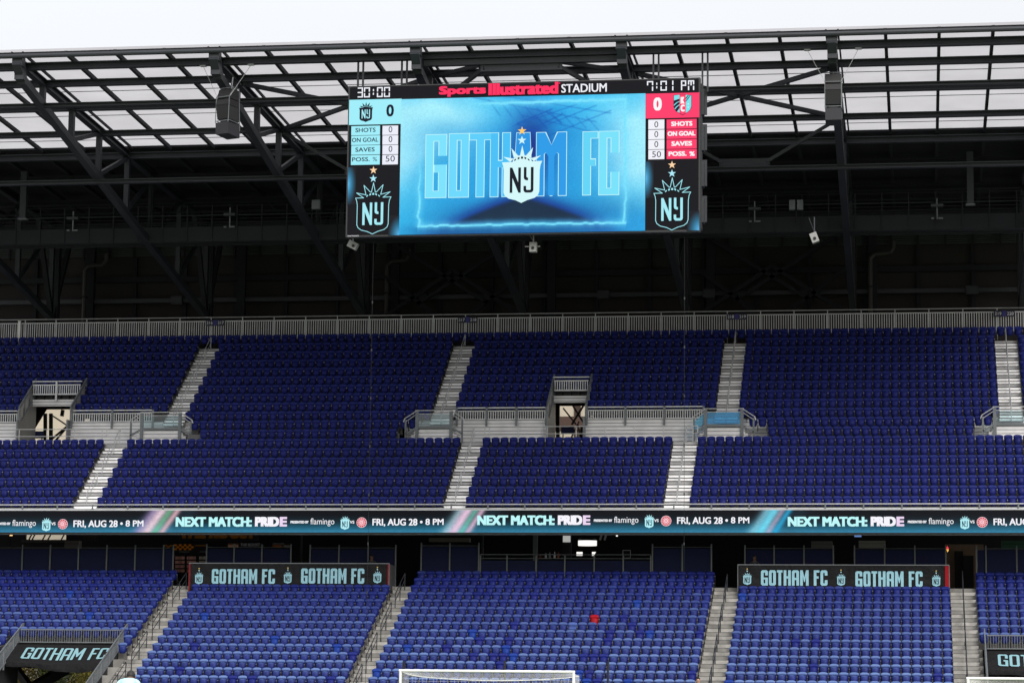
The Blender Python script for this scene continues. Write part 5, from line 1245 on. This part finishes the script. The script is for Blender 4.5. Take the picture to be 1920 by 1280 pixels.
def cctv(px, py, y0, rot, lab, plate, SM=None):
    p = at(px, py, 6.1); e = thing('hanging_camera', lab, 'camera', p, 'white cameras hung below the roof'); q = at(px, y0, 6.1)
    m = MB(); m.tube((p.x, 6.1, p.z), (p.x, 6.1, q.z+.12), .03); m.tube((p.x-.02, 6.1, p.z+.2), (p.x-.25, 6.1, q.z+.1), .012); m.build('stem', SM or CAMW, e)
    m = MB(); c_, s_ = math.cos(rot), math.sin(rot)
    for a, b, M in (((-.2, -.15, -.24), (.2, .15, .24), WHITE),):
        P = [(x*c_-z*s_+p.x, 6.1+y, x*s_+z*c_+p.z-.12) for z in (-.22, .22) for y in (-.16, .16) for x in (-.16, .16)]
        m.add(P, [(0, 2, 3, 1), (4, 5, 7, 6), (0, 1, 5, 4), (2, 6, 7, 3), (0, 4, 6, 2), (1, 3, 7, 5)])
    m.build('housing', CAMW, e)
    m = MB(); m.tube((p.x+.05*s_, 5.90, p.z-.17), (p.x+.05*s_, 5.935, p.z-.17), .07, 10); m.build('lens', BLACK, e)
    if plate: m = MB(); m.box(p.x-.38, p.x+.32, 6.05, 6.15, p.z-.10, p.z-.06); m.build('arm', CAMW, e)
cctv(1000, 459, 440, .0, 'white camera hanging below the middle of the scoreboard', True); cctv(662, 455, 443, 1.1, 'white camera hanging below the left end of the scoreboard', False)
p = at(1527, 443, 6.1)
cctv(1527, 441, 412, .35, 'white camera hanging from a thin stem right of the scoreboard', False, STEEL)
for px, lab in ((694, 'thin dark cable hanging beside the left end of the goal'), (1283, 'thin dark cable hanging right of the goal')):
    a = at(px, 800, 5.6); e = thing('hanging_cable', lab, 'cable', (a.x, 5.6, 0), 'thin cables hanging from the scoreboard')
    m = MB(); m.tube((a.x, 5.6, .02), (a.x, 5.6, bz0+.2), .008, 5); m.build('wire', STEELB, e)
    m = MB()
    for k in range(7): m.tube((a.x, 5.6, 6+2.2*k), (a.x, 5.6, 6.12+2.2*k), .03, 6)
    m.split('cable_clamp', STEEL, e)

# ------------------------------------------------------------------ goal, net poles
NETM = mat('net_cord', (.75, .75, .72), .8)
def goal(xc, Y, Hh, lab, half=3.72, yc=1):
    e = thing('goal', lab, 'goal', (xc, Y, 0)); r = .06
    for s in (-1, 1):
        m = MB(); m.tube((xc+s*half, Y, 0), (xc+s*half, Y, Hh), r, 10); m.build('post', WHITE, e)
    m = MB(); m.tube((xc-half-r, Y, Hh), (xc+half+r, Y, Hh), r, 10); m.build('crossbar', WHITE, e)
    D = 1.9; m = MB(); t_ = .003; zb = lambda u: Hh-.15-.22*math.sin(math.pi*u)**.7
    nx_ = 48
    for k in range(nx_+1):
        u = k/nx_; x_ = xc-half+2*half*u; m.tube((x_, Y, Hh-.05), (x_, Y+D, zb(u)), t_, 4); m.tube((x_, Y+D, zb(u)), (x_, Y+D, .02), t_, 4)
    for j in range(1, 16):
        f = j/16
        for k in range(0, nx_, 4):
            u0, u1 = k/nx_, (k+4)/nx_; m.tube((xc-half+2*half*u0, Y+D*f, Hh-.05+(zb(u0)-Hh+.05)*f), (xc-half+2*half*u1, Y+D*f, Hh-.05+(zb(u1)-Hh+.05)*f), t_, 4)
    for j in range(1, 18):
        z = Hh*j/18
        m.tube((xc-half, Y+D, min(z, zb(.05))), (xc+half, Y+D, min(z, zb(.05)) if z < zb(.5) else zb(.5)), t_, 4)
        for s in (-1, 1): m.tube((xc+s*half, Y, z), (xc+s*half, Y+D, z*.94), t_, 4)
    for j in range(1, 16):
        for s in (-1, 1): m.tube((xc+s*half, Y+D*j/16, 0), (xc+s*half, Y+D*j/16, Hh-.1), t_, 4)
    for k in range(0, nx_, 3): m.tube((xc-half+2*half*k/nx_, Y+D, zb(k/nx_)), (xc-half+2*half*(k+3)/nx_, Y+D, zb((k+3)/nx_)), .018, 5)
    m.build('net', NETM, e)
    return e
GX = -18.264
goal(GX, 0, 2.50, 'white football goal with net in front of the lower stand')
a = at(1815, 1270, -6); goal(a.x+3.0, -6, a.z-.02, 'smaller white goal at the bottom right corner', 3.0)
for px, lab in ((757, 'black net pole behind the left post of the goal'), (946.5, 'black net pole behind the middle of the goal'), (1140, 'black net pole right of the goal')):
    a = at(px, 1238, 3.2); e = thing('net_pole', lab, 'pole', (a.x, 3.2, 0), 'black net poles behind the goal')
    m = MB(); m.tube((a.x, 3.2, 0), (a.x, 3.2, a.z), .05, 8); m.build('shaft', BLACK, e)
    m = MB(); m.tube((a.x, 3.2, 0), (a.x, 3.2, .06), .2, 10); m.build('foot', BLACK, e)
    m = MB(); b = (max(GX-3.7, min(GX+3.7, a.x-(.9 if px > 1100 else 0))), 1.9, 2.32); m.tube((a.x, 3.2, a.z-.08), b, .008, 4); m.build('guy_rope', BLACK, e)
m = MB(); a = at(1098, 1262, 2.0)

# ------------------------------------------------------------------ buildings and trees seen through the entrances
e = thing('cream_building', 'sunlit cream building seen through the upper entrances', 'building', (-40, 72, 0))
m = MB(); m.box(-110, 8, 70, 84, 0, 27); m.build('wall', CREAM, e)
a, b, c, d = rect(1077, 760, 1089, 782, 70); m = MB(); m.box(a, b, 69.9, 69.99, 15, 25); m.build('pilaster', BROWN, e)
a, b, c, d = rect(1030, 781, 1100, 793, 70); m = MB(); m.box(a-6, b+6, 69.88, 69.98, c, d-.9); m.build('band', BROWN, e)
m = MB(); m.box(a-6, b+6, 69.80, 69.87, d-.9, d); m.build('ledge', mat('ledge_brown', (.06, .034, .025), .8), e)
m = MB()
for k in range(10): m.box(-104+11*k, -101+11*k, 69.9, 69.99, 4, 7)
m.split('window', mat('dark_window', (.02, .025, .03), .1), e)
m = MB(); m.box(-110.3, 8.3, 69.7, 84.3, 27.0, 27.5); m.build('roof', BROWN, e)
for nm, segs in (('leftmost', [((85, 775), (85, 826), .26), ((95.5, 775), (95.5, 826), .3), ((100, 780), (130, 800), .12), ((98, 822), (128, 797), .12), ((104, 826), (134, 790), .12), ((118, 768), (116, 780), .3)]), ('middle', [((1046, 757), (1046, 826), .55), ((1056, 765), (1080, 795), .14), ((1074, 760), (1094, 792), .16), ((1096, 757), (1072, 796), .16), ((1086, 790), (1068, 826), .1), ((1090, 826), (1084, 796), .12), ((1092, 800), (1092, 826), .35)])):
    p = at(*segs[0][1], 43); e = thing('brace_frame', f'black cross-braced steel frame seen through the {nm} upper entrance', 'frame', (p.x, 43, 15.1), 'brace frames behind the upper entrances')
    for q0, q1, wd in segs:
        m = MB(); m.beam(at(*q0, 43), at(*q1, 43), *((wd*.6, .2) if q0[0] == q1[0] else (.2, wd*.6))); m.build('brace', BLACK, e)
    X0, X1, A, B = rect(*((45, 808, 81, 823) if nm == 'leftmost' else (1052, 798, 1076, 814)), 33.4)
    e = thing('barrier_panel', f'navy barrier panel inside the {nm} upper entrance', 'barrier', ((X0+X1)/2, 33.4, 15.1), 'barriers inside the upper entrances')
    m = MB(); m.box(X0, X1, 33.4, 33.46, A+.05, B); m.build('panel', NAVY, e); m = MB()
    for u in (X0+.1, X1-.1): m.box(u-.03, u+.03, 33.47, 33.52, 15.08, B)
    m.split('leg', STEELB, e)
LEAFM = mat('leaf', attr=True, rough=.7)
def tree(x, y, h, r, base, lab, seed):
    R_ = np.random.default_rng(seed); e = thing('tree', lab, 'tree', (x, y, 0), 'trees beyond the stand')
    m = MB(); n = 7
    for (z0, r0_), (z1, r1_) in (((0, .22), (h*.35, .16)), ((h*.35, .16), (h*.8, .06))):
        m.add([(x+rr*math.cos(k*2*math.pi/n), y+rr*math.sin(k*2*math.pi/n), z) for z, rr in ((z0, r0_), (z1, r1_)) for k in range(n)], [(k, (k+1) % n, n+(k+1) % n, n+k) for k in range(n)])
    for k in range(6): an = R_.uniform(0, 6.28); z = h*R_.uniform(.25, .6); m.tube((x, y, z), (x+r*.8*math.cos(an), y+r*.8*math.sin(an), z+h*.2), .05, 5)
    m.build('trunk', mat('bark', (.08, .06, .045), .9), e)
    m = MB(); cl_ = [(R_.normal(0, r*.5), R_.normal(0, r*.5), R_.uniform(.15, .98)*h, R_.uniform(.5, 1.0)*r*.55) for _ in range(38)]
    for cx_, cy_, cz, cr_ in cl_:
        tone = R_.uniform(.6, 1.35)
        for _ in range(150):
            d = R_.normal(0, 1, 3); d = d/np.linalg.norm(d)*cr_*R_.uniform(.4, 1.1); c = np.array((x+cx_, y+cy_, cz))+d; s = R_.uniform(.05, .11)
            u = R_.normal(0, 1, 3); u /= np.linalg.norm(u); w_ = np.cross(u, R_.normal(0, 1, 3)); w_ /= np.linalg.norm(w_)
            m.add([c-u*s, c+w_*s*.6, c+u*s, c-w_*s*.6], [(0, 1, 2, 3)], tuple(np.array(base)*tone*R_.uniform(.75, 1.25)))
    m.build('crown', LEAFM, e)
for k, (x, y, h, r, b_, lab) in enumerate(((-60.5, 60, 5.2, 1.9, (.30, .23, .03), 'yellow-green leafy tree seen low through the bottom left entrance, left one'), (-57.6, 62, 5.0, 1.8, (.10, .13, .035), 'dark green leafy tree seen low through the bottom left entrance, middle one'), (-54.6, 61, 5.2, 1.9, (.24, .21, .03), 'olive leafy tree seen low through the bottom left entrance, right one'), (-62.5, 66, 5.5, 2.2, (.05, .075, .02), 'dark tree behind the yellow-green one, through the bottom left entrance'), (-59, 66.5, 5.6, 2.3, (.045, .07, .02), 'dark tree at the back, second from left through the bottom left entrance'), (-55.6, 66, 5.5, 2.2, (.05, .08, .02), 'dark tree behind the olive one, through the bottom left entrance'))): tree(x, y, h, r, b_, lab, 30+k)

# ------------------------------------------------------------------ people
SKIN_M = PAINT
def person(name, lab, X, Y, Z, yaw, lean, shirt, shorts, skin, hair, H=1.76, arms=0.0, cap=False):
    k = H/1.76; V_ = []; E_ = []; R_ = []; C_ = []
    def j(p, r, c, par=None):
        V_.append(p); R_.append(r); C_.append(c)
        if par is not None: E_.append((par, len(V_)-1))
        return len(V_)-1
    hip = (0, 0, .93); cl, sl_ = math.cos(lean), math.sin(lean)
    def up(d, x=0, f=0): return (x, -(sl_*d)-f*cl, .93+cl*d-f*sl_)        # along the leaning spine; forward is -y
    r0_ = j(hip, (.155, .115), shorts); r1_ = j(up(.20), (.145, .105), shirt, r0_); r2_ = j(up(.38), (.175, .12), shirt, r1_); r3_ = j(up(.50), (.15, .10), shirt, r2_)
    nk = j(up(.575, 0, .015), (.058, .058), skin, r3_); hd0 = j(up(.64, 0, .035), (.078, .085), skin, nk); hd1 = j(up(.72, 0, .04), (.085, .10), skin, hd0); hd2 = j(up(.79, 0, .035), (.065, .075), skin, hd1)
    for s in (-1, 1):
        sh = j(up(.47, s*.19), (.062, .062), shirt, r3_); el = j(up(.20, s*.25, .04+arms*.1), (.046, .046), skin, sh)
        wr = j(up(-.03+arms*.12, s*.25, .10+arms*.25), (.030, .030), skin, el); pm = j(up(-.10+arms*.12, s*.25, .12+arms*.28), (.036, .022), skin, wr)
        for q, (dx, ln) in enumerate(((-.026, .085), (-.009, .095), (.009, .09), (.026, .07))):
            b = j(up(-.15+arms*.12, s*.25+dx, .13+arms*.3), (.010, .010), skin, pm); j(up(-.15-ln+arms*.12, s*.25+dx, .12+arms*.31), (.008, .008), skin, b)
        t_ = j(up(-.10+arms*.12, s*.25-s*.045, .15+arms*.3), (.011, .011), skin, pm); j(up(-.15+arms*.12, s*.25-s*.055, .17+arms*.3), (.009, .009), skin, t_)
        th = j((s*.095, 0, .86), (.095, .095), shorts, r0_); kn = j((s*.10, -.02, .50), (.060, .060), skin, th); an = j((s*.10, .02, .10), (.042, .042), skin, kn); to = j((s*.11, -.13, .045), (.04, .035), (.02, .02, .02), an)
    me0 = bpy.data.meshes.new(name); me0.from_pydata([v(p)*k for p in V_], E_, []); o = bpy.data.objects.new(name, me0); COL.objects.link(o)
    md = o.modifiers.new('skin', 'SKIN'); sv = me0.skin_vertices[0].data
    for q, r in enumerate(R_): sv[q].radius = (r[0]*k, r[1]*k); sv[q].use_root = (q == 0)
    o.modifiers.new('sub', 'SUBSURF').levels = 2
    dg = bpy.context.evaluated_depsgraph_get(); dg.update(); me1 = bpy.data.meshes.new_from_object(o.evaluated_get(dg)); bpy.data.objects.remove(o)
    VV = np.array([v(p)*k for p in V_]); cols = np.array([[*c, 1] for c in C_])
    A_ = np.array([VV[a] for a, b in E_]); B_ = np.array([VV[b] for a, b in E_])
    co = np.array([p.co[:] for p in me1.vertices]); d_ = B_-A_
    t_ = np.clip(((co[:, None]-A_[None])*d_[None]).sum(-1)/(d_*d_).sum(-1)[None], 0, 1); dist = np.linalg.norm(co[:, None]-A_[None]-t_[..., None]*d_[None], axis=-1)
    bi = dist.argmin(1); tt = t_[np.arange(len(co)), bi]; sel = np.where(tt < .55, [E_[b][0] for b in bi], [E_[b][1] for b in bi]); cc = cols[sel]
    ca = me1.color_attributes.new('col', 'FLOAT_COLOR', 'POINT'); ca.data.foreach_set('color', cc.astype(np.float32).ravel()); me1.materials.clear(); me1.materials.append(PAINT)
    me1.polygons.foreach_set('use_smooth', [True]*len(me1.polygons))
    e = bpy.data.objects.new(name, me1); COL.objects.link(e); e.location = (X, Y, Z); e.rotation_euler = (0, 0, yaw); tag(e, lab, 'person')
    hc = v(up(.735, 0, .03))*k
    def blob(nm, c, r, col, f=None):
        m = MB(); P = []; n, q = 10, 7
        for a in range(q+1):
            th = math.pi*a/q
            for b in range(n): ph = 2*math.pi*b/n; P.append((c[0]+r[0]*math.sin(th)*math.cos(ph), c[1]+r[1]*math.sin(th)*math.sin(ph), c[2]+r[2]*math.cos(th)))
        fs = [(a*n+b, a*n+(b+1) % n, (a+1)*n+(b+1) % n, (a+1)*n+b) for a in range(q) for b in range(n)]
        if f: fs = [f_ for f_ in fs if f([sum(P[i][d] for i in f_)/4 for d in range(3)])]
        m.add(P, fs, col); me2 = bpy.data.meshes.new(nm); me2.from_pydata(m.v, [], m.f); c2 = me2.color_attributes.new('col', 'FLOAT_COLOR', 'POINT'); c2.data.foreach_set('color', [*col, 1]*len(me2.vertices)); me2.materials.append(PAINT)
        me2.polygons.foreach_set('use_smooth', [True]*len(me2.polygons)); b_2 = bpy.data.objects.new(nm, me2); COL.objects.link(b_2); b_2.parent = e
    blob('hair', hc+v((0, .018, .03))*k, (.093*k, .112*k, .105*k), hair, lambda p: p[1] > hc.y-.045*k or p[2] > hc.z+.075*k)
    for s in (-1, 1):
        blob('eye', hc+v((s*.034, -.098, -.012))*k, (.011*k, .008*k, .007*k), (.02, .015, .012)); blob('ear', hc+v((s*.088, .005, -.02))*k, (.012*k, .02*k, .032*k), skin)
    blob('nose', hc+v((0, -.108, -.035))*k, (.012*k, .016*k, .022*k), skin); blob('mouth', hc+v((0, -.098, -.068))*k, (.024*k, .008*k, .006*k), tuple(np.array(skin)*.5))
    return e
BRN = (.16, .085, .055); LT = (.45, .27, .19)
a = at(243, 1272, -58); person('person', 'player in a pale blue shirt seen from behind, stooping at the bottom left edge', a.x, -58.3, 0.01, math.pi+.12, 1.0, lin(178, 228, 238), (.02, .03, .06), BRN, (.012, .010, .009), 1.84, .6)
a = at(1309, 1275, 10.9); person('person', 'bearded man in a dark red top standing by the stairs right of the goal', a.x, 10.9, Fl(-2), .1, 0, (.10, .012, .015), (.02, .02, .025), LT, (.015, .012, .01), 1.70)
a = at(697, 1047, 24.9); person('person', 'dark figure standing behind the right end of the left banner', a.x, 24.9, 7.2, 0, 0, (.02, .02, .025), (.02, .02, .025), BRN, (.012, .010, .009), 1.70)
a = at(1415, 1046, 24.9); person('person', 'dark figure standing behind the left end of the right banner', a.x, 24.9, 7.2, 0, 0, (.02, .02, .025), (.02, .02, .025), BRN, (.012, .010, .009), 1.70)
